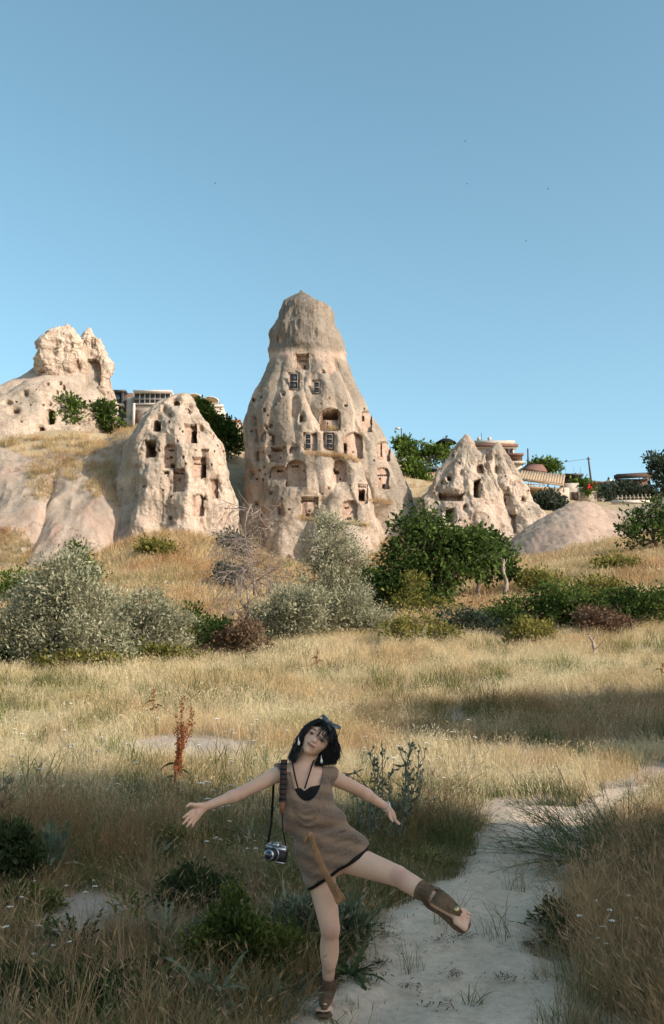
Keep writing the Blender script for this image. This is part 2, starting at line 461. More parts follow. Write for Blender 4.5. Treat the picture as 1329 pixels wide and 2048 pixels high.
# ------------------------------------------------------------------ tuff rocks
def M_tuff(name, speck, bstr, bdist):
    t = NT(name); co = t.geo(); c = t.attr('Col').outputs['Color']
    n1 = t.noise(co, 2.6, 6, .78); n2 = t.noise(co, 6.5, 4, .8); n3 = t.noise(t.scale(co, (1.2, 1.2, .13)), 1.3, 3, .6)
    c = t.mix(t.rng(n3, .42, .66, 0, .55), c, (.72, .65, .58), 'MULTIPLY')
    vo = t.n('TexVoronoi', feature='DISTANCE_TO_EDGE'); vo.inputs['Scale'].default_value = .42
    ds = t.n('VectorMath', operation='MULTIPLY_ADD'); nv = t.n('TexNoise'); nv.inputs['Scale'].default_value = .9; nv.inputs['Detail'].default_value = 5; t.l(co, nv.inputs['Vector'])
    t.l(nv.outputs['Color'], ds.inputs[0]); ds.inputs[1].default_value = (2.2, 2.2, 2.2); t.l(t.scale(co, (1, 1, .6)), ds.inputs[2]); t.l(ds.outputs[0], vo.inputs['Vector'])
    ck = t.n('Math', operation='MULTIPLY'); t.l(t.rng(vo.outputs['Distance'], .0, .035, 1, 0), ck.inputs[0]); t.l(t.rng(t.noise(co, .35, 2), .45, .6, 0, .75), ck.inputs[1])
    c = t.mix(ck.outputs[0], c, (.5, .45, .4), 'MULTIPLY')
    c = t.mix(t.rng(n1, .45, .72, 0, .7 * speck), c, (.62, .58, .52), 'MULTIPLY')
    c = t.mix(t.rng(n2, .5, .64, 0, .95 * speck), c, (.56, .52, .46), 'MULTIPLY')
    h = t.n('Math', operation='MULTIPLY_ADD'); t.l(n1, h.inputs[0]); h.inputs[1].default_value = 1.5; t.l(n2, h.inputs[2])
    t.pbsdf(c, .96, t.bump(h.outputs[0], bstr, bdist), .08); return t.m
M_ROCK = M_tuff('tuff_rock', .8, .8, .15); M_SMOOTH = M_tuff('smooth_tuff', .45, .4, .10)

C_PALE = np.array([.55, .455, .365]); C_PINK = np.array([.54, .41, .325]); C_GREY = np.array([.325, .28, .225]); C_DARK = np.array([.22, .195, .165])
C_NICHE = np.array([.52, .385, .30])

def fl_interp(tab, py):
    tab = np.array(tab, float); return [np.interp(py, tab[:, 0], tab[:, k]) for k in range(1, tab.shape[1])]

def niche_mask(px, py, n):
    cx, cy, w, h, arch = n[0], n[1], n[2] / 2, n[3] / 2, n[5]
    dx = np.abs(px - cx); up = cy - py
    top = h - (w * .9 * (1 - np.sqrt(np.clip(1 - (dx / w) ** 2, 0, 1))) if arch else 0)
    return (dx < w) & (up < top) & (up > -h)

def carve(V, px, py, niches, col):
    """push the front faces back inside each niche outline; (px,py,w,h,depth,arch[,kind])"""
    jx = 1.5 * vnoise(V * 1.7, 301) + .6 * vnoise(V * 5, 302); jy = 1.5 * vnoise(V * 1.7, 303) + .6 * vnoise(V * 5, 304)
    px0, py0 = px, py; dep = np.zeros(len(V)); front = np.ones(len(V), bool)
    for n in niches:
        kind = n[6] if len(n) > 6 else 'n'
        j_ = .25 if kind == 'h' else 1.0
        px, py = px0 + jx * j_, py0 + jy * j_
        m = niche_mask(px, py, n)
        if kind == 'n':     # worn rim that slopes into the recess
            rim = np.clip(2.0 - np.hypot(np.abs(px - n[0]) / (n[2] / 2 + 1), np.abs(py - n[1]) / (n[3] / 2 + 1)) / 1.1, 0, 1) ** 1.5
            dep = np.maximum(dep, np.where(~m, rim * .30, 0))
            col[:] = np.where((rim > 0)[:, None], lerp(col, C_PALE, (rim * .5)[:, None]), col)
        if kind == 'h': dep = np.where(m, np.maximum(dep, 0) + n[4], dep)
        else: dep = np.where(m, np.maximum(dep, n[4]), dep)
        col[m] = C_NICHE * (1 + .08 * vnoise(V[m] * 2.2, 5))[:, None]
    return dep

def pits(x0, y0, x1, y1, n, seed, smax=6):
    r = np.random.default_rng(seed); out = []
    for k in range(n):
        w = 2.2 + (smax - 2.2) * r.uniform() ** 2.2; out.append((r.uniform(x0, x1), r.uniform(y0, y1), w, w * r.uniform(.8, 1.7), .25 + .09 * w, 1, 'h' if w < 4 else 'n'))
    return out
def dots(cx, cy, n, step, size=3.2, slope=0.0):
    return [(cx + (k - (n - 1) / 2) * step, cy + (k - (n - 1) / 2) * slope, size, size * 1.05, .5, 0, 'h') for k in range(n)]

SURF = {}
def surf_y(name, px, py, r=3.0):
    S = SURF[name]; d = np.hypot(S[:, 0] - px, S[:, 1] - py); k = d < r
    return float(np.median(S[k, 2])) if k.any() else float(S[np.argmin(d), 2])

def surf_min(name, px, py, w, h):
    S = SURF[name]; k = (np.abs(S[:, 0] - px) < w / 2) & (np.abs(S[:, 1] - py) < h / 2); return float(S[k, 2].min())

def rock(name, parent, sil, Yc, nF=300, nR=300, kd=1.0, disp=None, niches=(), colf=None, py_step=None, exp=1.0, lean=0.0):
    """rock body from its side profile (py, left px, right px), lofted round a vertical axis"""
    py0, py1 = sil[0][0], sil[-1][0]
    py = np.linspace(py0, py1, nR)
    L, R = fl_interp(sil, py)
    zc = W(664.5, py, Yc)[:, 2]
    xl = W(L, py, Yc)[:, 0]; xr = W(R, py, Yc)[:, 0]
    cx, hw = (xl + xr) / 2, np.maximum((xr - xl) / 2, .02)
    u = np.linspace(-1, 1, nF)
    thf = np.where(True, .55 * np.arcsin(np.clip(u, -1, 1)) + .45 * u * math.pi / 2, 0) * 1.12
    thb = np.linspace(thf[-1], 2 * math.pi + thf[0], 42)[1:-1]
    th = np.concatenate([thf, thb]); n = len(th)
    s, c = np.sin(th), np.cos(th)
    if exp != 1.0:
        s = np.sign(s) * np.abs(s) ** exp; c = np.sign(c) * np.abs(c) ** exp
    X = cx[:, None] + hw[:, None] * s; Yv = Yc - kd * hw[:, None] * c + lean * (zc[:, None] - zc[-1]); Z = np.repeat(zc[:, None], n, 1)
    V = np.stack([X, Yv, Z], -1)
    nrm = np.stack([np.broadcast_to(np.sin(th), X.shape), np.broadcast_to(-np.cos(th), X.shape), np.zeros_like(X)], -1)
    tt = (py - py0) / (py1 - py0)
    D = disp(V, np.broadcast_to(th, X.shape), np.broadcast_to(py[:, None], X.shape), np.broadcast_to(hw[:, None], X.shape))
    V = V + nrm * D[..., None]
    V = V.reshape(-1, 3)
    px, ppy, _ = proj(V)
    fr = np.tile(np.cos(th) > -.15, nR)
    px = np.where(fr, px, -9999)
    col = colf(V, px, ppy, D.ravel(), np.tile(th, nR))
    dep = carve(V, px, ppy, niches, col)
    V = V + np.array([0.0, 1.0, 0.02]) * dep[:, None]
    k_ = fr & (np.tile(np.cos(th), nR) > .1); SURF[name] = np.stack([px[k_], ppy[k_], V[k_, 1]], -1)
    i = np.arange(nR - 1)[:, None] * n; j = np.arange(n)[None]
    Q = np.stack([i + j, i + n + j, i + n + (j + 1) % n, i + (j + 1) % n], -1).reshape(-1, 4)
    top = len(V); V = np.vstack([V, V[:n].mean(0) + [0, 0, .03]]); col = np.vstack([col, col[:1]])
    T = np.stack([np.full(n, top), np.arange(n), (np.arange(n) + 1) % n], -1)
    return child(name, V, [Q, T], M_ROCK, parent, col=np.clip(col, 0, .9))

def window_unit(parent, px, py, w, h, Y, mull=1, vbar=0, frame_mat=None):
    """glazed window set in a recess: frame > pane(s)"""
    a = W(px - w / 2, py - h / 2, Y); b = W(px + w / 2, py + h / 2, Y)
    x0, x1, z1, z0 = a[0], b[0], a[2], b[2]; t = .05
    m = MB()
    m.box(((x0 + x1) / 2, Y, z1), (x1 - x0 + t, .12, t)); m.box(((x0 + x1) / 2, Y, z0), (x1 - x0 + t, .12, t))
    for x in (x0, x1): m.box((x, Y, (z0 + z1) / 2), (t, .12, z1 - z0 - t))
    for k in range(mull):
        m.box(((x0 + x1) / 2, Y - .005, z0 + (z1 - z0) * (k + 1) / (mull + 1)), (x1 - x0 - t, .10, .07))
    for k in range(vbar):
        m.box((x0 + (x1 - x0) * (k + 1) / (vbar + 1), Y - .008, (z0 + z1) / 2), (.06, .10, z1 - z0 - t))
    wnd = m.build('window', frame_mat or M_FRAME, parent)
    for k in range(mull + 1):
        za = z0 + (z1 - z0) * k / (mull + 1); zb = z0 + (z1 - z0) * (k + 1) / (mull + 1)
        g = MB(); g.box(((x0 + x1) / 2, Y + .03, (za + zb) / 2), (x1 - x0 - t, .02, zb - za - .06))
        g.build('pane', M_GLASS, wnd)
    return wnd

M_FRAME = M_plain('window_frame_grey', (.24, .21, .18), .5, .4)
_t = NT('window_glass'); _t.pbsdf((.025, .035, .045), .08, None, .6); M_GLASS = _t.m
M_WOOD = M_plain('weathered_wood', (.30, .21, .13), .8, .2, var=.3, scale=5)
M_DARKWOOD = M_plain('dark_wood', (.09, .06, .045), .8, .2, var=.3, scale=5)

# ---- tall cone ------------------------------------------------------------
SIL_CONE = [(581, 601, 605), (585, 599, 609), (589, 593, 614), (593, 585, 619), (600, 574, 629), (606, 568, 640), (615, 564, 656), (624, 560, 667), (640, 555, 672), (655, 547, 675), (664, 541, 679), (690, 539, 687), (704, 537, 691), (722, 536, 695),
            (740, 533, 700), (760, 525, 706), (780, 516, 716), (804, 503, 729), (830, 493, 742), (850, 489, 755), (875, 489, 768), (900, 491, 780), (950, 489, 802), (1000, 487, 826),
            (1050, 476, 838), (1100, 466, 844), (1160, 456, 854), (1230, 440, 862)]
def disp_cone(V, th, py, hw):
    n = fbm(V, .35, 4, 11); f = fbm(V, 1.3, 3, 12)
    k = sstep(720, 800, py)
    wv = th * 4.6 + .9 * vnoise(np.stack([th * 1.5, py / 160, 0 * th], -1), 3) * 1.6 + .5
    fl = np.abs(np.sin(wv)) ** .8 - .6
    wv2 = th * 9.3 + 1.4 * vnoise(np.stack([th * 2, py / 90, 0 * th + 4], -1), 9)
    fl2 = np.abs(np.sin(wv2)) - .6
    edge = 1 - .75 * np.abs(np.sin(th)) ** 6; fl = fl * edge; fl2 = fl2 * edge
    low = sstep(960, 1080, py)
    er = fbm(V * np.array([1, 1, .3]), .8, 3, 18, ridged=True) - .35
    d = k * (fl * (.70 + .2 * low) + fl2 * .26 + er * .12) + n * (.14 + .4 * low) + f * .08
    cap = 1 - sstep(700, 722, py)
    ch = fbm(V * np.array([1, 1, .5]), .55, 4, 15, ridged=True)
    d = d + cap * ((ch - .3) * .42) + .06 * np.exp(-((py - 709) / 6) ** 2) - .10 * np.exp(-((py - 722) / 7) ** 2)
    d = d - .12 * cap; d = d * sstep(590, 640, py) + .05 * f + .22 * (ch - .35) * sstep(586, 600, py) * sstep(640, 600, py)
    # eroded flank on the shaded side and the buttress bulging at the foot
    d = d + .5 * np.exp(-((th + .15) / .35) ** 2) * sstep(905, 960, py)
    d = d + .9 * np.exp(-((th - .22) / .22) ** 2) * sstep(1040, 1120, py) - .7 * np.exp(-((th - .62) / .2) ** 2) * sstep(1000, 1060, py)
    return d
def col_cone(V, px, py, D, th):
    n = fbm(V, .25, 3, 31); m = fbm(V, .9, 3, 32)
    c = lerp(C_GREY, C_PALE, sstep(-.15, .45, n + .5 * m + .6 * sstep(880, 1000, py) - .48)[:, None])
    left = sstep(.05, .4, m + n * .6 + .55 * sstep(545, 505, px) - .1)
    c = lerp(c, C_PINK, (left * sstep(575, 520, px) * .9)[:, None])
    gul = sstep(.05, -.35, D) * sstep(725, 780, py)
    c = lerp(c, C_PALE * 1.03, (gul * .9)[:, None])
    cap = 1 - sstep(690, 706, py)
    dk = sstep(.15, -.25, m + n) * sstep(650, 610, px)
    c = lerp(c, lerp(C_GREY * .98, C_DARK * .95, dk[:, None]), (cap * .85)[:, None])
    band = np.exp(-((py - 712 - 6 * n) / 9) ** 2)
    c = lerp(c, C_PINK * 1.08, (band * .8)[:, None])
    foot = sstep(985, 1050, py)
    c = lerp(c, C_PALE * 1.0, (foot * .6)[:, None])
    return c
N_CONE = [(605, 721, 25, 32, .9, 0), *dots(605, 716, 4, 4.2, 2.6), (609, 729, 4, 8, .6, 0, 'h'),
          (588, 763, 22, 38, .55, 0), (633, 773, 17, 30, .5, 0), 
          (604, 835, 8, 14, 1.1, 1), (590, 811, 12, 40, .45, 1), (661, 837, 42, 46, 1.1, 1), (661, 826, 32, 15, 2.2, 0, 'h'), (656.5, 849, 7, 6, .6, 0, 'h'),
          (734, 841, 22, 44, .9, 1), (727, 832, 4, 10, .6, 0, 'h'), (621, 882, 28, 36, .8, 0), (658, 882, 22, 34, .8, 0),
          (708, 889, 36, 54, 1.0, 1), (691, 894, 6, 24, 2.4, 0, 'h'), (768, 901, 26, 40, .9, 1), (764, 896, 3, 26, .5, 0, 'h'),
          (547, 879, 5, 20, .8, 0, 'h'), (555, 908, 26, 30, .8, 0), (555, 896, 20, 5, .7, 0, 'h'), (585, 898, 14, 13, .8, 1), (520, 911, 11, 20, .6, 1),
          (592, 945, 42, 54, 1.0, 1), *dots(590, 928, 3, 5, 3.5), (557, 943, 40, 26, .8, 1), (560, 938, 12, 5, .7, 0, 'h'),
          (680, 940, 28, 44, .9, 1), (674, 941, 10, 7, .7, 0, 'h'), (669, 936, 4, 8, .5, 0, 'h'),
          (726, 986, 20, 38, .6, 0), *dots(725, 971, 4, 4, 2.6), (724.5, 988, 12, 23, 3.0, 0, 'h'),
          (767, 955, 24, 44, .8, 1), *dots(766, 947, 5, 4, 2.6), (761, 954, 3, 4, .5, 0, 'h'), (769, 969, 6, 9, .7, 0, 'h'),
          (620, 1015, 34, 46, .8, 0), *dots(618, 999, 5, 5, 3.2), (603, 1001, 3.5, 5, .5, 0, 'h'), (615.5, 1029, 8, 8, .8, 0, 'h'), (619, 1019, 4, 4, .5, 0, 'h'),
          (700, 1021, 32, 44, .8, 1), (698.5, 1034.8, 9, 5, .7, 0, 'h'), (694, 1012.6, 9, 3, .5, 0, 'h'), (560, 1022, 8, 14, .8, 1),
          (512, 842, 9, 16, .5, 1), (518, 870, 12, 26, .5, 1), (529, 820, 5, 8, .5, 0, 'h'), (508, 800, 6, 8, .5, 0, 'h'), (560, 680, 6, 12, .4, 1),
          (663, 735, 14, 22, .35, 1), (506, 948, 8, 14, .5, 1), (576, 1118, 7, 9, .5, 1), *pits(500, 740, 770, 1060, 46, 3, 5), *pits(495, 800, 545, 1080, 22, 4, 7)]
_base = W(650, 1180, 92)
cone = empty('rock_cone', (_base[0], 92, _base[2]), 'tall grey tuff cone honeycombed with carved niches and windows', 'rock formation')
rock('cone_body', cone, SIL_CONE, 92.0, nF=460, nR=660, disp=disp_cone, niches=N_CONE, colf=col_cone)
def cone_y(px, py): return surf_y('cone_body', px, py)
for (px, py, w, h, mu) in ((587.6, 763, 15, 30, 1), (633.4, 775, 10, 21, 1), (616.4, 883, 10, 29, 2), (658.7, 883, 12, 27, 2)):
    window_unit(cone, px, py, w, h, surf_min('cone_body', px, py, w - 1, h - 2) - .04, mu)

# ---- domed rock with caves -------------------------------------------------
SIL_DOME = [(787, 363, 374), (791, 350, 381), (797, 338, 387), (806, 318, 392), (821, 301, 398), (842, 284, 412), (865, 271, 426), (886, 261, 440), (907, 253, 451), (939, 246, 459), (970, 241, 465),
            (1013, 238, 473), (1060, 232, 474), (1110, 226, 476), (1180, 220, 480)]
def disp_dome(V, th, py, hw):
    n = fbm(V, .4, 4, 41); f = fbm(V, 1.5, 3, 42)
    fl = np.abs(np.sin(th * 4.1 + 1.2 * n + .4)) - .6
    low = sstep(930, 1010, py)
    er = fbm(V * np.array([1, 1, .5]), .8, 4, 48, ridged=True) - .35
    d = n * .38 + f * .16 + er * .28 + fl * (.16 + .6 * low) + .3 * np.exp(-((th - .35) / .3) ** 2) * (1 - low)
    d = d - .55 * np.exp(-((th + .15) / .12) ** 2) * sstep(980, 1040, py)
    return d * sstep(787, 806, py) + .03 * f
def col_dome(V, px, py, D, th):
    n = fbm(V, .35, 3, 43); m = fbm(V, 1.2, 3, 44)
    c = lerp(C_PALE * 1.03, C_GREY * 1.2, sstep(.0, .5, n + .4 * m)[:, None])
    return lerp(c, C_PINK, (sstep(.1, .5, m - n) * .5)[:, None])
N_DOME = [(313, 850, 17, 24, 3.0, 1), (300, 895, 22, 36, 3.6, 0), (380, 865, 27, 38, 1.2, 0), (386, 870, 14, 28, 3.0, 0, 'h'), (353, 804, 14, 10, 1.0, 1), (341, 828, 7, 7, .5, 1), (374, 819, 11, 12, .7, 1), (330, 820, 5, 8, .4, 1),
          (339, 910, 26, 50, .8, 1), (340, 910, 5.5, 5.5, .7, 0, 'h'), (343, 927.5, 8, 8.5, .8, 0, 'h'), *dots(340, 896.5, 4, 3.4, 2.6), (331.7, 944, 10, 7, 1.2, 0, 'h'),
          (397, 933, 27, 42, 1.0, 0), (405, 938, 8, 28, 2.6, 0, 'h'), *dots(391.7, 923, 5, 3.6, 2.6, .3), (357, 958, 24, 48, .9, 0), *dots(355, 942, 5, 3.8, 2.6, .4),
          (395, 1008, 22, 44, .9, 1), (428, 976, 15, 38, .8, 0), (402, 857, 5, 6, .4, 1), (424, 870, 5, 8, .4, 1), (410, 900, 16, 5, .35, 0, 'h'), (390, 899, 6, 3, .3, 0, 'h'), (355, 881, 4, 5, .3, 0, 'h'), *pits(285, 810, 455, 1040, 36, 5, 4.5)]
_base = W(375, 1120, 80)
dome = empty('cave_rock', (_base[0], 80, _base[2]), 'pale domed tuff rock pierced by dark square caves below the glass house', 'rock formation')
rock('rock_body', dome, SIL_DOME, 80.0, nF=300, nR=360, disp=disp_dome, niches=N_DOME, colf=col_dome)

# ---- twin peaked rock ------------------------------------------------------
def disp_twin(V, th, py, hw):
    n = fbm(V, .4, 4, 51); f = fbm(V, 1.4, 3, 52)
    fl = np.abs(np.sin(th * 4.6 + 1.5 * n)) - .6
    er = fbm(V * np.array([1, 1, .4]), .8, 4, 58, ridged=True) - .35
    return (n * .4 + f * .18 + er * .4 + fl * .42 * sstep(890, 960, py)) * np.clip(hw / 1.2, .12, 1)
def col_twin(V, px, py, D, th):
    n = fbm(V, .35, 3, 53); m = fbm(V, 1.2, 3, 54)
    c = lerp(C_PALE * 1.02, C_GREY * 1.15, sstep(.0, .45, n + .5 * m + .5 * sstep(930, 890, py) - .1)[:, None])
    return lerp(c, C_PINK, (sstep(.1, .5, m - n) * .5)[:, None])
_base = W(950, 1080, 88)
twin = empty('twin_peak_rock', (_base[0], 88, _base[2]), 'twin peaked pinkish tuff rock with cave openings beside the bare sand hill', 'rock formation')
rock('peak', twin, [(869, 930, 936), (876, 924, 942), (889, 913, 950), (910, 900, 958), (927, 888, 966), (964, 864, 984), (1001, 840, 1002), (1038, 822, 1018), (1080, 806, 1030), (1140, 790, 1045)], 87.5, nF=230, nR=270, disp=disp_twin, colf=col_twin,
     niches=[(962, 936, 15, 18, 1.2, 1), (956, 976, 13, 36, 3.0, 0), (900, 956, 7, 9, 1.4, 0), (904, 993, 48, 13, 1.6, 0), (902, 1030, 17, 30, 3.0, 0), (945, 1061, 26, 11, 1.0, 0), (876, 978, 5, 5, .4, 1), (922, 945, 5, 6, .4, 1), (888, 965, 4, 4, .3, 1), (930, 1015, 6, 8, .4, 1), *pits(850, 910, 980, 1060, 16, 6, 4)])
rock('peak', twin, [(885, 993, 1001), (892, 983, 1004), (902, 974, 1008), (931, 956, 1024), (968, 940, 1044), (1009, 926, 1068), (1030, 918, 1086), (1070, 910, 1104), (1130, 900, 1120)], 89.0, nF=230, nR=250, disp=disp_twin, colf=col_twin,
     niches=[(1019, 1046, 30, 38, .9, 0), (1007, 1046, 6, 34, 1.3, 0, 'h'), *dots(1020, 1037, 5, 4, 2.8), (1015, 997, 12, 26, .5, 1), (1013, 1002, 3, 16, .5, 0, 'h'), (978, 915, 6, 9, .4, 1), (1024, 966, 6, 8, .4, 1), (992, 940, 5, 7, .4, 1), (1046, 1000, 6, 6, .4, 1), *dots(1016, 988, 3, 4, 2.4), *pits(960, 910, 1070, 1050, 14, 7, 4)])

# ---- castle rock with two crags ---------------------------------------------
def disp_crag(V, th, py, hw):
    a = fbm(V, .38, 4, 61, ridged=True); b = fbm(V, .9, 3, 62); c = np.round(fbm(V, .5, 2, 63) * 4) / 4
    return ((a - .4) * .75 + b * .35 + c * .6 - .12) * np.clip(hw / 1.6, .08, 1)
def col_crag(V, px, py, D, th):
    n = fbm(V, .4, 3, 64); m = fbm(V, 1.4, 3, 65)
    c = lerp(C_PALE * 1.16, C_GREY * 1.3, sstep(.0, .5, n + .3 * m)[:, None])
    return lerp(c, C_PINK * 1.1, (sstep(.0, .5, m + .5 * sstep(715, 745, py)) * .5)[:, None])
def disp_apron(V, th, py, hw):
    n = fbm(V, .25, 4, 71); f = fbm(V, 1.2, 3, 72); fl = np.abs(np.sin(th * 3.3 + 1.5 * n + .9)) - .6
    return n * .5 + f * .12 + fl * .7 * sstep(750, 800, py)
_base = W(120, 880, 96)
castle = empty('castle_rock', (_base[0], 96, _base[2]), 'pale castle like rock with two crags standing on a sloping cone', 'rock formation')
rock('apron', castle, [(735, 90, 205), (744, 70, 214), (760, 56, 222), (780, 30, 228), (794, 0, 232), (820, -50, 236), (850, -100, 240), (900, -170, 246), (960, -230, 250)], 97.0, nF=320, nR=230, disp=disp_apron, colf=lambda V, px, py, D, th: col_dome(V, px, py, D, th),
     niches=[(99, 832, 19, 30, 3.4, 1), (81, 857, 12, 11, 2.5, 1), (97, 808, 7, 6, .6, 1), (126, 775, 4.5, 6, .6, 1), (119, 766, 4, 4, .5, 1), (130, 783, 3, 3, .4, 1), (112, 784, 3, 3, .4, 1), (50, 787, 5, 6, .6, 1), (28, 821, 14, 9, .9, 1), (15, 805, 10, 5, .5, 1), (95, 768, 3, 3, .4, 1), *pits(0, 770, 220, 860, 14, 8, 4)])
rock('crag', castle, [(648, 133, 138), (654, 129, 142), (658, 114, 149), (668, 99, 154), (680, 87, 157), (694, 75, 164), (712, 70, 169), (730, 68, 169), (744, 71, 164), (756, 84, 156), (780, 90, 160)], 93.5, nF=230, nR=200, disp=disp_crag, colf=col_crag, exp=.8,
     niches=[(114, 685, 9, 6, .3, 1), (142, 691, 4, 6, .3, 1), (152, 730, 10, 22, .6, 1), (83, 743, 10, 3, .6, 0)])
rock('crag', castle, [(655, 178, 181), (662, 172, 186), (668, 165, 189), (676, 161, 197), (682, 160, 208), (706, 160, 213), (737, 160, 219), (764, 162, 223), (785, 165, 228), (800, 168, 228), (830, 170, 230)], 95.0, nF=230, nR=200, disp=disp_crag, colf=col_crag, exp=.75,
     niches=[(184, 742, 34, 54, 1.3, 1), (185, 765, 22, 22, .9, 1, 'h'), (185, 684, 7, 16, .4, 1), (215, 762, 8, 18, .5, 1)])

# ---- smooth cliff under the grassy shelf ------------------------------------
def cliff_sheet():
    px = np.concatenate([np.linspace(-420, -60, 80), np.linspace(-58, 352, 300)]); t = np.linspace(0, 1, 210)
    PX, T = np.meshgrid(px, t)
    top = 884 + 6 * vnoise(np.stack([PX / 40, 0 * PX, 0 * PX], -1), 2) - 32 * sstep(205, 290, PX) + 6 * np.sin(PX / 55)
    PY = lerp(top, 1175, T)
    wob = vnoise(np.stack([PX / 60, T * 2, 0 * PX], -1), 4)
    SL = PX + 120 * T
    fold = np.abs(np.sin(SL / 52 + .9 * wob)) ** .7
    big = np.sin((SL - 40) / 75 + .5 * wob)
    Y = 85.0 - 12.5 * T ** .85 - (fold * 1.5 + big * 1.4) * sstep(0, .25, T) * (1 - .35 * T)
    rnd = (1 - np.clip(T / .10, 0, 1)) ** 2
    Y = Y + 3.2 * rnd
    V = W(PX, PY, Y).reshape(-1, 3)
    V[:, 1] -= (fbm(V, .3, 3, 81) * .6 + fbm(V, 1.8, 3, 82) * .06 + (fbm(V * np.array([1, 1, .25]), .6, 2, 85, ridged=True) - .35) * .22)
    n = fbm(V, .22, 3, 83); m = fbm(V * np.array([1, 1, .25]), .6, 3, 84); ti = T.ravel()
    pxv = PX.ravel()
    c = lerp(C_PALE * .70, C_PINK * .70, sstep(-.2, .4, m + .4 * n)[:, None])  # darkened tuff tones: part of the cliff's shade is put into the colour
    c = lerp(c, C_GREY * 1.02, (sstep(.05, .4, n) * .7)[:, None])
    nx = len(px); i = (np.arange(len(t) - 1)[:, None] * nx + np.arange(nx - 1)[None]).ravel()
    o = link('cliff', mesh_data('cliff', V, np.stack([i, i + nx, i + nx + 1, i + 1], -1), M_SMOOTH, col=c))
    tag(o, 'smooth pinkish tuff cliff with rounded folds under the grassy shelf', kind='structure')
    return V.reshape(len(t), nx, 3)
CLIFF = cliff_sheet()

# ---- bare sand hill ----------------------------------------------------------
def sand_hill():
    px = np.linspace(940, 1560, 260)
    cr = np.array([(940, 1156), (985, 1110), (1000, 1095), (1030, 1071), (1060, 1050), (1100, 1025), (1130, 1011), (1150, 1005), (1168, 1003), (1185, 1006), (1205, 1013), (1230, 1020), (1258, 1020), (1290, 1010), (1329, 994), (1400, 970), (1560, 942)], float)
    cy = np.interp(px, cr[:, 0], cr[:, 1]); k = np.ones(9) / 9; cy = np.convolve(np.pad(cy, 4, 'edge'), k, 'valid')
    s = np.linspace(-1, 1, 130)
    PX, S = np.meshgrid(px, s); CY = np.broadcast_to(cy, PX.shape)
    Yc = 80 + 1.2 * np.sin(PX / 90)
    Y = Yc + S * 9
    crest = W(PX, CY, Yc)
    x = crest[..., 0] * Y / Yc
    drop = np.where(S < 0, 4.4, 5.5) * (np.sqrt(S ** 2 + .02) - .1414) / .87
    z = crest[..., 2] - drop * 1.25
    V = np.stack([x, Y, z], -1).reshape(-1, 3)
    V[:, 2] += fbm(V, .5, 3, 91) * .12 + fbm(V, 2.5, 2, 92) * .03 - np.clip(fbm(V * np.array([1.2, .25, 1]), 1.0, 3, 94, ridged=True), 0, 1) * .12
    n = fbm(V, .4, 3, 93)
    c = lerp(C_PINK * .76, C_PALE * .70, sstep(-.1, .4, n)[:, None])
    nx = len(px); i = (np.arange(len(s) - 1)[:, None] * nx + np.arange(nx - 1)[None]).ravel()
    o = link('sand_hill', mesh_data('sand_hill', V, np.stack([i, i + 1, i + nx + 1, i + nx], -1), M_SMOOTH, col=c))
    tag(o, 'bare rounded hill of pinkish sand right of the twin peaks', kind='structure')
sand_hill()
# ------------------------------------------------------------------ trees and shrubs
def rand_dirs(n, rng, up=0.0):
    d = rng.normal(size=(n, 3)); d[:, 2] += up; return d / (np.linalg.norm(d, axis=1)[:, None] + 1e-9)

def leaf_quads(C, D, size, aspect, rng, curl=.15):
    """diamond leaves at C pointing along D"""
    n = len(C); s = size * (.45 + 1.15 * rng.uniform(0, 1, n) ** 1.3)
    w = np.cross(D, rand_dirs(n, rng)); w /= np.linalg.norm(w, axis=1)[:, None] + 1e-9
    nn = np.cross(D, w)
    mid = C + D * (s * .45)[:, None] + nn * (s * curl * rng.uniform(-1, 1, n))[:, None]
    V = np.stack([C, mid + w * (s * aspect * .5)[:, None], C + D * s[:, None], mid - w * (s * aspect * .5)[:, None]], 1).reshape(-1, 3)
    Q = np.arange(4 * n).reshape(n, 4)
    v = np.repeat(rng.uniform(0, 1, n), 4)
    return V, Q, v

def crown_points(blobs, clumps, per, crad, rng, shell=.42, drop=.18):
    """leaf centres grouped in clumps spread through ellipsoids"""
    C = []; O = []
    vol = np.array([b[1][0] * b[1][1] * b[1][2] for b in blobs]) ** .72; vol /= vol.sum()
    cl = []
    for (c, r), f in zip(blobs, vol):
        k = max(3, int(clumps * f))
        d = rand_dirs(k, rng); rad = rng.uniform(0, 1, k) ** shell
        P = d * rad[:, None]
        g = fbm(c + P * r, .9 / max(r), 2, 77)
        P = P * (1 + .22 * g)[:, None]
        keep = rng.uniform(0, 1, k) > drop
        cl.append(np.hstack([c + P[keep] * r, np.repeat(np.asarray(c)[None], keep.sum(), 0)]))
    cl = np.vstack(cl)
    m = len(cl); pk = rng.poisson(per, m) + 2
    idx = np.repeat(np.arange(m), pk)
    off = rng.normal(size=(len(idx), 3)) * crad * rng.uniform(.6, 1.3, m)[idx][:, None] * np.array([1, 1, .75])
    C = cl[idx, :3] + off
    out = C - cl[idx, 3:]; out /= np.linalg.norm(out, axis=1)[:, None] + 1e-9
    return C, out, cl

def limb(a, b, rng, n=6, sag=.12):
    a = np.asarray(a); b = np.asarray(b); L = np.linalg.norm(b - a); t = np.linspace(0, 1, n)[:, None]
    P = a + (b - a) * t
    mid = rng.normal(size=3) * L * sag; mid2 = rng.normal(size=3) * L * sag * .6
    return P + np.sin(t * math.pi) * mid + np.sin(t * 2 * math.pi) * mid2

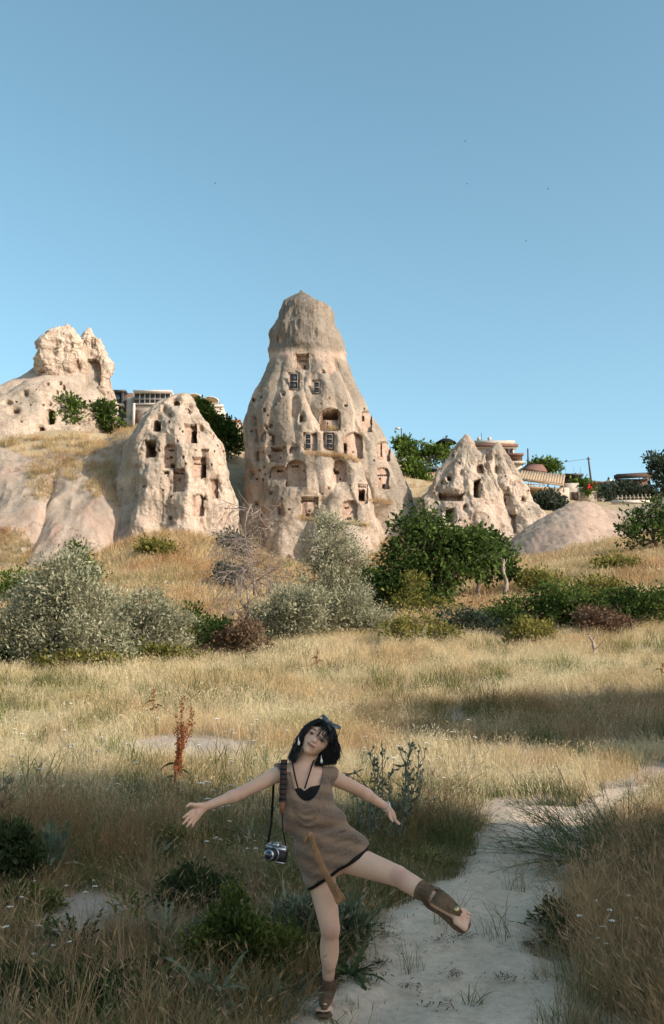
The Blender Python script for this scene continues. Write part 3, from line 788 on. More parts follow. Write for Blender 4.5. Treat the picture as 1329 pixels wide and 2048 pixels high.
def tree(name, label, cat, base, blobs_px, lmat, bmat, seed, clumps=150, per=26, crad=.22, lsize=.12, aspect=.5, up=.35, group=None, trunk_r=.09, dy=0.0,
         depth=.85, fork=None, limbs=True, base_pt=None, outw=.7, drop=.18, crown_name='crown', twig=6, shell=.42):
    rng = np.random.default_rng(seed)
    B = np.asarray(base_pt) if base_pt is not None else hit(*base)
    Y = B[1] + dy
    blobs = []
    for k, b in enumerate(blobs_px):
        c = W(b[0], b[1], Y + (b[4] if len(b) > 4 else rng.uniform(-.25, .25) * b[2] * Y / FPX))
        rx, rz = b[2] * Y / FPX, b[3] * Y / FPX
        blobs.append((c, np.array([rx, (rx + rz) / 2 * depth, rz])))
    e = empty(name, B, label, cat, group)
    C, out, cl = crown_points(blobs, clumps, per, crad, rng, drop=drop, shell=shell)
    D = out * outw + rand_dirs(len(C), rng) * .8 + np.array([0, 0, up]); D /= np.linalg.norm(D, axis=1)[:, None]
    V, Q, v = leaf_quads(C, D, lsize, aspect, rng)
    gz = G(V[:, 0], V[:, 1]); V[:, 2] = np.maximum(V[:, 2], gz + .02)
    if limbs:
        m = MB()
        order = np.argsort([b[0][2] for b in blobs])
        cen = np.mean([b[0] for b in blobs], 0)
        fk = np.asarray(fork) if fork is not None else B + (cen - B) * .45
        m.tube(limb(B - [0, 0, .15], fk, rng, 8, .07), np.linspace(trunk_r * 1.25, trunk_r * .75, 8), 7)
        for (c, r) in blobs:
            m.tube(limb(fk, c, rng, 7, .1), np.linspace(trunk_r * .6, trunk_r * .22, 7), 5)
        for q in cl[rng.permutation(len(cl))[: twig * len(blobs) * 4]]:
            m.tube(limb(q[3:], q[:3], rng, 4, .1), np.linspace(trunk_r * .22, trunk_r * .06, 4), 3, False)
        m.build('trunk', bmat, e, smooth=True)
    child(crown_name, V, Q, lmat, e, smooth=False, attrs={'v': v})
    return e

M_BARK = M_plain('grey_bark', (.16, .125, .10), .95, .1, var=.35, scale=14, bump=.02)
M_TWIG = M_plain('dry_twig', (.29, .23, .19), .95, .1, var=.3, scale=9)
L_SILVER = M_leaf('silver_leaf', (.17, .17, .105), (.33, .32, .205), (.49, .47, .32), .3, 1.2)
L_DARK = M_leaf('dark_green_leaf', (.03, .05, .015), (.06, .10, .026), (.13, .175, .045), .35, .8)
L_GREEN = M_leaf('fresh_green_leaf', (.04, .07, .014), (.085, .14, .028), (.16, .21, .05), .4, .9)
L_YELLOW = M_leaf('yellow_green_leaf', (.10, .10, .025), (.20, .19, .05), (.31, .27, .08), .4, 1.3)
L_RUST = M_leaf('rusty_scrub', (.10, .06, .04), (.17, .105, .07), (.26, .17, .11), .3, 1.0)
L_BLUE = M_leaf('grey_blue_leaf', (.035, .05, .035), (.06, .08, .055), (.10, .12, .085), .3, .9)

# shrubs along the far edge of the meadow
def silver(label, base, blobs, seed, **kw):
    a = dict(clumps=170, per=95, crad=.17, lsize=.095, aspect=.34, up=.25, trunk_r=.05, drop=.22)
    a.update(kw); return tree('silver_shrub', label, 'shrub', base, blobs, L_SILVER, M_BARK, seed, group='silver leaved shrubs along the meadow edge', **a)
silver('largest silver grey shrub, at the far left of the meadow edge', (130, 1338), [(130, 1195, 95, 78), (75, 1240, 85, 70), (185, 1240, 80, 75), (130, 1140, 50, 36), (40, 1265, 60, 60), (120, 1290, 90, 40), (215, 1290, 50, 40)], 1, clumps=340)
silver('low silver shrub between the largest silver shrub and the green sapling', (300, 1320), [(290, 1225, 65, 48), (335, 1250, 45, 42), (255, 1265, 60, 45), (310, 1290, 65, 34)], 2, clumps=170)
silver('tall silver tree in front of the tall cone foot', (655, 1275), [(668, 1050, 38, 34), (660, 1095, 58, 34), (690, 1120, 58, 26), (640, 1140, 55, 32), (660, 1185, 70, 40), (700, 1165, 45, 30)], 3, clumps=200, trunk_r=.08, dy=.8)
silver('rounded pale silver shrub right of the bare tree', (585, 1290), [(560, 1215, 45, 40), (590, 1240, 60, 44), (550, 1260, 45, 36), (620, 1215, 36, 36)], 4, clumps=170)
silver('low silver shrub at the foot of the tall silver tree', (735, 1275), [(735, 1235, 40, 28), (700, 1215, 50, 42), (660, 1240, 45, 40), (750, 1250, 28, 22)], 5, clumps=160)

# green trees in the middle
tree('walnut_tree', 'large dark green tree with drooping leaves before the twin peaks', 'tree', (830, 1235), [(850, 1045, 48, 34), (812, 1062, 38, 28), (885, 1075, 48, 36), (835, 1100, 62, 40), (905, 1115, 50, 36), (935, 1090, 48, 32), (970, 1115, 44, 32), (790, 1145, 58, 34), (860, 1150, 66, 44), (770, 1190, 58, 42), (850, 1200, 62, 36)], L_DARK, M_BARK, 11, clumps=230, per=70, crad=.27, lsize=.2, aspect=.4, up=-.25, trunk_r=.13)
tree('fig_tree', 'rounded dark green tree right of the drooping tree', 'tree', (960, 1205), [(950, 1085, 52, 32), (990, 1105, 40, 32), (925, 1120, 50, 36), (970, 1135, 55, 28), (1015, 1140, 22, 28), (900, 1095, 32, 30)], L_DARK, M_BARK, 12, clumps=140, per=55, crad=.21, lsize=.17, aspect=.6, up=.1, trunk_r=.1, dy=.3)
tree('fruit_tree', 'spreading green tree on the slope at the right edge', 'tree', (1317, 1108), [(1290, 1035, 36, 22), (1320, 1020, 34, 20), (1262, 1055, 32, 24), (1300, 1065, 46, 22), (1345, 1050, 45, 36), (1275, 1085, 30, 14)], L_DARK, M_BARK, 13, clumps=70, per=50, crad=.28, lsize=.22, aspect=.55, up=.1, trunk_r=.13)
for k, (lab, base, bl, mat, kw) in enumerate([
    ('fresh green bush peeping above the largest silver shrub', (150, 1200), [(150, 1108, 28, 20), (160, 1130, 34, 22), (175, 1150, 28, 20)], L_GREEN, dict(dy=4)),
    ('bright green bush at the foot of the domed rock', (390, 1072), [(392, 1044, 22, 17), (400, 1055, 18, 12)], L_GREEN, {}),
    ('green bush at the left border above the silver shrub', (40, 1215), [(25, 1165, 36, 26), (60, 1170, 30, 24), (10, 1190, 40, 22)], L_GREEN, {}),
    ('green sapling right of the low silver shrub', (395, 1300), [(385, 1225, 22, 22), (405, 1255, 30, 28), (385, 1285, 28, 22), (430, 1270, 24, 24)], L_GREEN, {}),
    ('dark green thicket under the bare tree', (470, 1310), [(440, 1265, 28, 26), (468, 1285, 30, 22), (415, 1295, 30, 18)], L_DARK, {}),
    ('yellow green bush below the drooping tree', (840, 1288), [(810, 1262, 45, 20), (860, 1268, 50, 18), (900, 1275, 34, 14), (835, 1245, 40, 14)], L_YELLOW, {}),
    ('yellow leaved rounded bush before the dark bank', (1060, 1295), [(1062, 1262, 34, 24), (1040, 1275, 30, 20), (1085, 1270, 26, 22)], L_YELLOW, {}),
    ('yellow green bush on the dark bank below the fruit tree', (1200, 1215), [(1195, 1170, 46, 20), (1225, 1182, 34, 18), (1150, 1195, 50, 22)], L_YELLOW, {}),
    ('dark bush in the shade left of the yellow bush', (1010, 1260), [(985, 1235, 34, 20), (1020, 1240, 34, 18), (955, 1245, 26, 16)], L_DARK, {}),
    ('dark low bush spreading over the shaded bank', (1160, 1260), [(1110, 1222, 46, 20), (1160, 1235, 50, 18), (1215, 1235, 40, 18), (1075, 1215, 30, 16)], L_DARK, {}),
    ('dark brushwood at the right border of the bank', (1300, 1232), [(1300, 1205, 45, 18), (1265, 1215, 36, 16), (1345, 1200, 40, 22)], L_DARK, {}),
    ('dark shrub under the tall silver tree', (745, 1225), [(735, 1180, 30, 30), (755, 1205, 34, 24), (725, 1150, 22, 18)], L_DARK, dict(dy=.4)),
    ('light green shrub inside the drooping tree', (840, 1240), [(830, 1165, 24, 28), (815, 1210, 44, 24), (865, 1215, 30, 18)], L_YELLOW, dict(dy=-1.2, drop=.5)),
    ('olive shrub on the golden mound', (320, 1120), [(300, 1095, 26, 14), (325, 1100, 24, 12)], L_YELLOW, {}),
    ('arching grey shrub left of the bare tree', (465, 1190), [(452, 1150, 32, 24), (480, 1150, 20, 18)], L_BLUE, dict(drop=.45)),
    ('small dark shrub at the cone foot beside the mound', (468, 1120), [(465, 1085, 24, 20), (480, 1100, 18, 14)], L_BLUE, {}),
    ('dense dark thicket on the bank behind the yellow bush', (1130, 1275), [(1090, 1205, 72, 36), (1150, 1212, 78, 40), (1035, 1222, 50, 30), (1110, 1180, 40, 20)], L_DARK, dict(dy=.6, clumps=330)),
    ('dark thicket on the right bank under the yellow green bush', (1260, 1268), [(1230, 1214, 70, 36), (1290, 1212, 60, 36), (1335, 1208, 50, 36)], L_DARK, dict(dy=.5, clumps=300)),
    ('reddish brown scrub in the middle of the shaded bank', (1190, 1275), [(1185, 1235, 40, 20), (1225, 1250, 40, 16)], L_RUST, dict(dy=-.6)),
    ('grey green scrub between the drooping tree and the bank', (930, 1275), [(920, 1240, 44, 22), (960, 1250, 34, 18)], L_BLUE, {}),
    ('olive scrub on the slope right of the dead trunk', (1085, 1190), [(1070, 1160, 36, 18), (1105, 1165, 30, 14)], L_YELLOW, {}),
    ('dark undergrowth at the foot of the largest silver shrub', (60, 1340), [(30, 1310, 50, 24), (80, 1318, 44, 18)], L_DARK, {}),
    ('dark undergrowth between the two left silver shrubs', (225, 1335), [(225, 1295, 26, 24), (245, 1310, 24, 18)], L_DARK, {}),
    ('reddish dry scrub at the foot of the bare tree', (500, 1320), [(490, 1265, 36, 30), (455, 1290, 34, 22), (520, 1290, 26, 20)], L_RUST, dict(drop=.4)),
    ('yellowing herbs at the foot of the left silver shrub', (160, 1345), [(150, 1322, 60, 16), (220, 1328, 40, 12), (90, 1328, 30, 12)], L_YELLOW, {}),
    ('yellow shoots below the low silver shrub', (330, 1335), [(320, 1312, 40, 16), (365, 1318, 30, 12)], L_YELLOW, {}),
    ('green shrub on the slope above the fruit tree shadow', (1240, 1150), [(1225, 1128, 40, 12), (1265, 1135, 30, 12)], L_YELLOW, {}),
    ]):
    a = dict(clumps=120, per=24, crad=.15, lsize=.11, aspect=.55, trunk_r=.035); a.update(kw)
    sc = hit(*base)[1] / 36.0
    a['crad'] *= max(sc, .8); a['lsize'] *= max(sc, .8)
    tree('bush', lab, 'bush', base, bl, mat, M_BARK, 30 + k, **a)

# vegetation on the skyline
_sky = [
    ('fig_tree', 'bright green fig tree before the castle rock', (135, 870), [(130, 812, 26, 20), (145, 830, 24, 28), (122, 845, 20, 22)], L_GREEN, 91, 14.0),
    ('fig_tree', 'dark fig tree right of the castle rock caves', (195, 866), [(200, 830, 26, 24), (182, 845, 20, 18), (212, 815, 18, 14), (225, 850, 22, 14)], L_DARK, 92, 0),
    ('fig_tree', 'dark ivy thicket between domed rock and tall cone', (455, 905), [(450, 868, 26, 26), (470, 885, 24, 22), (435, 850, 16, 16)], L_DARK, 99, 0),
    ('bush', 'green creeper on the skyline edge of the domed rock', (408, 836), [(404, 822, 12, 12), (415, 834, 10, 8), (398, 812, 8, 8)], L_GREEN, 98, 0),
    ('skyline_tree', 'leafy tree row on the skyline right of the tall cone', (850, 950), [(840, 902, 36, 15), (878, 898, 30, 17), (815, 905, 22, 14), (862, 915, 40, 16), (895, 912, 20, 16)], L_GREEN, 112, 0),
    ('bush', 'green bush below the blue parasol', (838, 975), [(830, 945, 20, 18), (845, 965, 18, 12), (822, 930, 14, 12)], L_GREEN, 104, 0),
    ('bush', 'dark round bush between twin peaks and sand hill', (1096, 1040), [(1095, 1005, 26, 20), (1110, 1012, 18, 14), (1082, 1000, 14, 12)], L_BLUE, 96, 0),
    ('skyline_tree', 'tall dark tree at the right border of the skyline', (1322, 1000), [(1320, 925, 24, 24), (1335, 950, 24, 34), (1312, 945, 14, 18)], L_BLUE, 112, 0),
    ('bush', 'dark hedge under the terrace at the right', (1260, 1005), [(1225, 985, 26, 16), (1255, 980, 24, 16), (1290, 985, 30, 14), (1320, 985, 20, 16), (1210, 995, 14, 10)], L_BLUE, 112, 0),
    ('bush', 'small green tree above the slatted terrace roof', (1092, 945), [(1088, 930, 22, 7), (1105, 934, 14, 6)], L_GREEN, 122, 0),
    ('bush', 'tuft of garden plants beside the stone terrace wall', (1160, 990), [(1162, 972, 12, 8), (1150, 980, 10, 7)], L_GREEN, 113, 0),
    ('bush', 'thin shrub left of the street lamp', (815, 950), [(806, 890, 16, 12), (815, 905, 16, 12)], L_GREEN, 114, 0),
]
for k, (nm, lab, base, bl, mat, Y, _) in enumerate(_sky):
    b = W(base[0], base[1], Y); gz = float(G(b[0], b[1])); b[2] = min(b[2], gz) if gz < b[2] else b[2]
    tree(nm, lab, 'tree' if 'tree' in nm else 'bush', None, bl, mat, M_BARK, 60 + k, clumps=110, per=26, crad=.36, lsize=.34, aspect=.6, trunk_r=.12, base_pt=(b[0], b[1], gz), drop=.12)

# bare grey tree
def bare_tree():
    rng = np.random.default_rng(5)
    B = hit(512, 1285); Y = B[1]
    e = empty('bare_tree', B, 'leafless grey tree with tangled fine twigs before the tall cone', 'tree')
    m = MB(); mt = MB()
    def grow(p, d, L, r, lev):
        n = 5; pts = [p]
        for _ in range(n):
            d = d + rng.normal(size=3) * .16 + np.array([0, 0, .04 if lev < 2 else -.07]); d = d / np.linalg.norm(d)
            pts.append(pts[-1] + d * L / n)
        (m if lev < 2 else mt).tube(pts, np.linspace(r, r * .55, n + 1), 5 if lev < 2 else 3, lev < 2)
        if lev < 4:
            for _ in range((4, 5, 5, 4)[lev]):
                k = rng.integers(2, n + 1); dd = d * .7 + rng.normal(size=3) * .75 + np.array([0, 0, .25 - .22 * lev]); dd /= np.linalg.norm(dd)
                grow(pts[k], dd, L * rng.uniform(.5, .8), max(r * .55, .006), lev + 1)
    tp = W(500, 1195, Y); grow(B - [0, 0, .1], (tp - B) / np.linalg.norm(tp - B), 1.7, .055, 0)
    grow(B + [-.1, 0, 0], np.array([-.35, .1, .9]), 1.5, .035, 1)
    t2 = W(503, 1008, Y); s = W(508, 1190, Y)
    m.tube(limb(s, t2, rng, 9, .05), np.linspace(.035, .012, 9), 5)
    for k in range(56):
        q = s + (t2 - s) * rng.uniform(.05, 1); dd = np.array([rng.normal() * .8, rng.normal() * .8, rng.uniform(-.2, .7)]); grow(q, dd / np.linalg.norm(dd), rng.uniform(.6, 1.25), .016, 2 if k % 2 else 3)
    m.build('trunk', M_TWIG, e, smooth=True); mt.build('twigs', M_TWIG, e, smooth=True)
bare_tree()

def dead_trunk(name, label, pts, r, seed, cat='tree trunk', Yoff=0.0):
    rng = np.random.default_rng(seed); B = hit(*pts[0]); e = empty(name, B, label, cat)
    P = np.array([W(a, b, B[1] + Yoff) for a, b in pts]); P[0, 2] = B[2] - .1
    t = np.linspace(0, len(P) - 1, 24); Q = np.stack([np.interp(t, np.arange(len(P)), P[:, k]) for k in range(3)], 1)
    for k in range(2): Q[1:-1] = (Q[:-2] + Q[1:-1] * 2 + Q[2:]) / 4
    m = MB(); m.tube(Q, np.linspace(r, r * .4, 24) * (1 + .15 * rng.normal(size=24)), 7); m.build('trunk', M_TWIG, e, smooth=True)
    b = MB()
    for k in (10, 16, 20, 22):
        d = rng.normal(size=3) * .3 + [0, 0, .35]; b.tube(limb(Q[k], Q[k] + d * r * 9, rng, 5, .1), np.linspace(r * .4, r * .1, 5), 4)
    b.build('branch', M_TWIG, e, smooth=True)
dead_trunk('dead_tree', 'pale twisted dead trunk leaning beside the rounded dark tree', [(1022, 1215), (1008, 1190), (1015, 1165), (1005, 1140), (1008, 1118)], .11, 3)
dead_trunk('dead_sapling', 'short crooked dead sapling standing in the meadow at the right', [(1190, 1322), (1189, 1300), (1186, 1282), (1174, 1268)], .055, 4)

# ------------------------------------------------------------------ grass
def blades(n, h, rad, width, rng, lean=.35, seeds=.0, kind='dry', hv=.5):
    """one clump of grass: every blade is a bent tapered strip of three faces"""
    a = rng.uniform(0, 2 * math.pi, n); r = rad * np.sqrt(rng.uniform(0, 1, n))
    B = np.stack([r * np.cos(a), r * np.sin(a), np.full(n, -.03)], -1)
    hh = h * (1 - hv + hv * 2 * rng.uniform(0, 1, n) ** 1.4) * .8
    d = rng.uniform(0, 2 * math.pi, n); ln = hh * lean * rng.uniform(.2, 1.5, n)
    L = np.stack([np.cos(d) * ln, np.sin(d) * ln, 0 * ln], -1)
    fa = rng.uniform(0, math.pi, n); S = np.stack([np.cos(fa), np.sin(fa), 0 * fa], -1) * (width * rng.uniform(.6, 1.4, n) / 2)[:, None]
    up = np.array([0, 0, 1.0])
    p1 = B + up * (hh * .5)[:, None] + L * .28; p2 = B + up * (hh * .84)[:, None] + L * .68; p3 = B + up * hh[:, None] + L * 1.12
    V = np.stack([B - S, B + S, p1 - S * .85, p1 + S * .85, p2 - S * .6, p2 + S * .6, p3], 1).reshape(-1, 3)
    o = np.arange(n)[:, None] * 7
    Q = np.concatenate([o + np.array([[0, 1, 3, 2]]), o + np.array([[2, 3, 5, 4]])]); T = o + np.array([[4, 5, 6]])
    v = np.repeat(rng.uniform(0, 1, n), 7); tt = np.tile([0, 0, .5, .5, .84, .84, 1.0], n)
    if seeds > 0:
        k = np.where(rng.uniform(0, 1, n) < seeds)[0]; m = len(k)
        if m:
            tip = p3[k]; dr = (p3 - p2)[k]; dr /= np.linalg.norm(dr, axis=1)[:, None]; sl = (.05 + .06 * rng.uniform(0, 1, m)) * h / .5
            sd = np.cross(dr, rand_dirs(m, rng)); sd /= np.linalg.norm(sd, axis=1)[:, None]
            sw = width * rng.uniform(.7, 1.1, m)
            SV = np.stack([tip, tip + dr * (sl * .4)[:, None] + sd * sw[:, None], tip + dr * sl[:, None], tip + dr * (sl * .4)[:, None] - sd * sw[:, None]], 1).reshape(-1, 3)
            o2 = len(V) + np.arange(m)[:, None] * 4; V = np.vstack([V, SV]); Q = np.vstack([Q, o2 + np.array([[0, 1, 2, 3]])])
            v = np.concatenate([v, np.repeat(rng.uniform(.5, 1, m), 4)]); tt = np.concatenate([tt, np.ones(4 * m)])
    return V, [Q, T], v, tt

def M_grass(name, dry_a, dry_b, dry_c, green, gbias, trans=.4):
    t = NT(name); co = t.geo(); v = t.attr('v').outputs['Fac']; ht = t.attr('t').outputs['Fac']
    n1 = t.noise(co, .16, 3, .6); n2 = t.noise(co, .75, 2); n3 = t.noise(t.scale(co, (1, 1, .2)), .33, 2, .5)
    rnd = t.n('ObjectInfo').outputs['Random']
    c = t.mix(v, dry_a, dry_b)
    c = t.mix(t.rng(n3, .45, .6, 0, .9), c, dry_c)
    n4 = t.noise(t.scale(co, (1, 1, .2)), .9, 3, .6); c = t.mix(t.rng(n4, .5, .68, 0, .55), c, tuple(v * k for v, k in zip(dry_a, (.86, .74, .80))))
    g = t.n('Math', operation='ADD'); t.l(t.rng(n1, .38, .66, -.35, .75), g.inputs[0]); t.l(t.rng(n2, .35, .7, -.2, .35), g.inputs[1])
    g2 = t.n('Math', operation='ADD'); t.l(g.outputs[0], g2.inputs[0]); t.l(t.rng(rnd, 0, 1, gbias - .35, gbias + .35), g2.inputs[1])
    gh = t.n('Math', operation='SUBTRACT', use_clamp=True); t.l(g2.outputs[0], gh.inputs[0]); t.l(t.rng(ht, .4, 1, 0, .45), gh.inputs[1])
    c = t.mix(gh.outputs[0], c, green)
    c = t.mix(t.rng(rnd, 0, 1, 0, .5), c, (.55, .51, .46), 'MULTIPLY')
    t.leaf(c, trans); return t.m
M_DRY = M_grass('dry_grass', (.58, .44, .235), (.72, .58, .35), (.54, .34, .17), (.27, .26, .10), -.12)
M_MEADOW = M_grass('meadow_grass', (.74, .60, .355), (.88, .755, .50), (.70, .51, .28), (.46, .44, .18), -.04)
M_NEAR = M_grass('shaded_dry_grass', (.36, .245, .13), (.56, .41, .25), (.42, .215, .10), (.11, .15, .05), .30)  # browner and greener grass; foreground shade partly put into its darker tone
M_TALL = M_grass('tall_rusty_grass', (.34, .20, .10), (.54, .36, .20), (.37, .17, .075), (.12, .125, .045), .02)
M_GREENGRASS = M_grass('green_grass', (.13, .16, .055), (.22, .245, .085), (.26, .22, .085), (.095, .135, .045), .25)

def variants(prefix, mat, k, seed, **kw):
    out = []
    for i in range(k):
        rng = np.random.default_rng(seed + i); V, F, v, tt = blades(rng=rng, **kw)
        out.append(mesh_data(prefix, V, F, mat, smooth=False, attrs={'v': v, 't': tt}))
    return out

def scatter(name, label, P, scl, meshes, rng, tilt=.07, parent=None, idx=None):
    """one grass object: a point sheet that instances its own clumps"""
    n = len(P)
    me = bpy.data.meshes.new(name); me.vertices.add(n); me.vertices.foreach_set('co', np.asarray(P, np.float32).ravel())
    rot = np.stack([rng.normal(size=n) * tilt, rng.normal(size=n) * tilt, rng.uniform(0, 6.283, n)], -1)
    at = me.attributes.new('rot', 'FLOAT_VECTOR', 'POINT'); at.data.foreach_set('vector', rot.astype(np.float32).ravel())
    at = me.attributes.new('scl', 'FLOAT', 'POINT'); at.data.foreach_set('value', np.asarray(scl, np.float32))
    at = me.attributes.new('idx', 'INT', 'POINT'); at.data.foreach_set('value', (rng.integers(0, len(meshes), n) if idx is None else idx).astype(np.int32))
    o = link(name, me, parent); tag(o, label, kind='stuff')
    c = bpy.data.collections.new(name + '_clumps')
    for i, m in enumerate(meshes): c.objects.link(bpy.data.objects.new('%s_clump_%02d' % (name, i), m))
    ng = bpy.data.node_groups.new(name, 'GeometryNodeTree')
    ng.interface.new_socket('Geometry', in_out='INPUT', socket_type='NodeSocketGeometry')
    ng.interface.new_socket('Geometry', in_out='OUTPUT', socket_type='NodeSocketGeometry')
    N = ng.nodes; gi = N.new('NodeGroupInput'); go = N.new('NodeGroupOutput')
    ip = N.new('GeometryNodeInstanceOnPoints'); ci = N.new('GeometryNodeCollectionInfo')
    ci.inputs['Collection'].default_value = c; ci.inputs['Separate Children'].default_value = True; ci.inputs['Reset Children'].default_value = True
    def na(nm, ty):
        q = N.new('GeometryNodeInputNamedAttribute'); q.data_type = ty; q.inputs['Name'].default_value = nm; return q.outputs['Attribute']
    ng.links.new(gi.outputs[0], ip.inputs['Points']); ng.links.new(ci.outputs[0], ip.inputs['Instance'])
    ip.inputs['Pick Instance'].default_value = True
    ng.links.new(na('idx', 'INT'), ip.inputs['Instance Index']); ng.links.new(na('rot', 'FLOAT_VECTOR'), ip.inputs['Rotation']); ng.links.new(na('scl', 'FLOAT'), ip.inputs['Scale'])
    ng.links.new(ip.outputs[0], go.inputs[0])
    md = o.modifiers.new('clumps', 'NODES'); md.node_group = ng
    return o

# ground covered by rocks and other bare spots
def bare_far(x, y):
    b = np.zeros(np.shape(x))
    px, py, _ = proj(np.stack([x, y, G(x, y, False)], -1))
    b = np.maximum(b, ((y > 73) & (px < 345) & (y < 84.5)) * 1.0)
    b = np.maximum(b, ((y > 67) & (px > 975) & (y < 130) & (py < 1105 - .14 * (px - 1000))) * 1.0)
    return b

def sample(y0, y1, dens, rng, spread=.335, marg=1.3):
    n = int(dens * (spread * marg) * (y1 ** 2 - y0 ** 2))
    y = np.sqrt(rng.uniform(y0 ** 2, y1 ** 2, n)); x = rng.uniform(-1, 1, n) * (y * spread * marg + .5)
    return x, y

rg = np.random.default_rng(99)
# near grass in the shade
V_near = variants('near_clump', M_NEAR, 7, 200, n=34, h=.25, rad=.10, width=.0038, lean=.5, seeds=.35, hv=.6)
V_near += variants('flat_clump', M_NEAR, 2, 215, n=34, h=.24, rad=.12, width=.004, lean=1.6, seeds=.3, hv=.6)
V_tall = variants('tall_clump', M_TALL, 6, 220, n=38, h=.50, rad=.13, width=.0038, lean=.42, seeds=.55, hv=.5)
V_green = variants('green_clump', M_GREENGRASS, 5, 240, n=40, h=.17, rad=.11, width=.005, lean=.6, hv=.5)
def grow(name, label, y0, y1, dens, meshes, s0, s1, test=None, seed=0, farbare=False, marg=1.3):
    r = np.random.default_rng(seed + 500); x, y = sample(y0, y1, dens, r, marg=marg)
    k = (bare(x, y) if y1 < 40 else bare_far(x, y)) < r.uniform(.15, .6, len(x))
    if test is not None: k &= test(x, y, r)
    k &= np.hypot((x + .03) / .30, (y - 5.2) / .50) > 1      # trodden spot under the standing foot
    x, y = x[k], y[k]
    z = G(x, y)
    s = r.uniform(s0, s1, len(x)) * (1 + .35 * fbm(xyz0(x, y), .8, 2, 66))
    return scatter(name, label, np.stack([x, y, z], -1), s, meshes, r)
def nz(x, y, sc, sd): return fbm(xyz0(x, y), sc, 2, sd)
def tallzone(x, y):
    """dry stands beside the path at the lower right, behind the person and along the left"""
    px, py, _ = proj(np.stack([x, y, G(x, y, False)], -1))
    r = sstep(1010, 1130, px + 40 * nz(x, y, 1.5, 2)) * sstep(1680, 1740, py)
    m = .45 * sstep(780, 830, px) * sstep(960, 900, px) * sstep(1790, 1740, py) * sstep(1600, 1640, py)
    l = sstep(330, 250, px) * sstep(1870, 1940, py) * .4 + .35 * sstep(470, 380, px) * sstep(1790, 1740, py)
    return np.clip(r + m + l, 0, 1)
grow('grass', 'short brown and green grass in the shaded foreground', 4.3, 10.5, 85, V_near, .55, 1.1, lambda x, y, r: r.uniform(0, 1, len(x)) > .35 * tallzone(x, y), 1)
grow('tall_grass', 'tall dry seeding grass beside the path', 4.3, 10.5, 60, V_tall, .65, 1.05, lambda x, y, r: (r.uniform(0, 1, len(x)) < tallzone(x, y)) & (dist_poly(x, y, PATH) > .16), 2)
grow('green_grass', 'low green grass between the dry foreground stems', 4.3, 12, 105, V_green, .6, 1.4, lambda x, y, r: nz(x, y, .9, 71) + .35 * r.uniform(-1, 1, len(x)) > -.08, 3)
# sunlit meadow
SHADE_STRIP = poly_hit([(640, 1440), (780, 1412), (950, 1408), (1100, 1395), (1400, 1380), (1400, 1500), (1200, 1500), (1000, 1500), (860, 1490), (760, 1475)])  # outline of the shadow band, filled with darker grass to deepen it
V_mid = variants('meadow_clump', M_MEADOW, 7, 260, n=60, h=.24, rad=.20, width=.0046, lean=.38, seeds=.45, hv=.55)
V_mid += variants('flat_meadow_clump', M_MEADOW, 2, 275, n=50, h=.26, rad=.22, width=.005, lean=1.5, seeds=.3, hv=.6)
V_midg = variants('meadow_green_clump', M_GREENGRASS, 4, 280, n=44, h=.30, rad=.16, width=.007, lean=.5, hv=.5)
grow('meadow', 'pale golden meadow grass in the sunlight', 10, 17, 46, V_mid, .55, 1.2, lambda x, y, r: (nz(x, y, .6, 81) + .5 * r.uniform(-1, 1, len(x)) > -.32) & ~(in_poly(x, y, SHADE_STRIP) & (r.uniform(0, 1, len(x)) < .75)), 4)
grow('meadow', 'pale golden meadow grass up to the shrubs', 17, 33, 22, V_mid, .8, 1.5, lambda x, y, r: (nz(x, y, .4, 82) + .5 * r.uniform(-1, 1, len(x)) > -.36) & ~(in_poly(x, y, SHADE_STRIP) & (r.uniform(0, 1, len(x)) < .75)), 5)
grow('shade_strip_grass', 'brown and green grass, darker to deepen the shaded strip of the meadow', 13, 22, 40, V_near, .8, 1.5, lambda x, y, r: in_poly(x + .5 * nz(x, y, .7, 5), y + .8 * nz(x, y, .6, 6), SHADE_STRIP), 15)
grow('meadow_herbs', 'green herbs in patches of the golden meadow', 10, 33, 9, V_midg, .5, 1.4, lambda x, y, r: nz(x, y, .5, 73) + .3 * r.uniform(-1, 1, len(x)) > .12, 6)
V_edge = variants('edge_clump', M_GREENGRASS, 4, 290, n=22, h=.09, rad=.06, width=.0045, lean=.9, hv=.5) + V_near[:2]
def edge_tufts():
    r = np.random.default_rng(61); x = r.uniform(-2, 6, 5200); y = r.uniform(4.4, 12.5, 5200); d = dist_poly(x, y, PATH) + .16 * nz(x, y, 1.6, 21)
    k = (d < .12) & (r.uniform(0, 1, len(x)) < np.exp(-np.abs(d) / .09) * .9 + .012); x, y = x[k], y[k]
    scatter('path_weeds', 'small weeds creeping in from the path edges', np.stack([x, y, path_z(x, y) - .005], -1), r.uniform(.5, 1.2, len(x)), V_edge, r)
edge_tufts()
# slopes
V_far = variants('slope_clump', M_DRY, 6, 300, n=64, h=.46, rad=.55, width=.02, lean=.5, seeds=.2, hv=.5)
grow('slope_grass', 'golden brown grass on the slopes behind the shrubs', 30, 60, 5.5, V_far, .7, 1.2, None, 7)
grow('slope_grass', 'golden grass on the mounds below the rocks', 58, 86, 3.6, V_far, .9, 1.5, None, 8)
grow('slope_grass', 'thin dry grass on the ground between the rocks', 86, 128, .8, V_far, .45, .75, None, 9, marg=1.15)
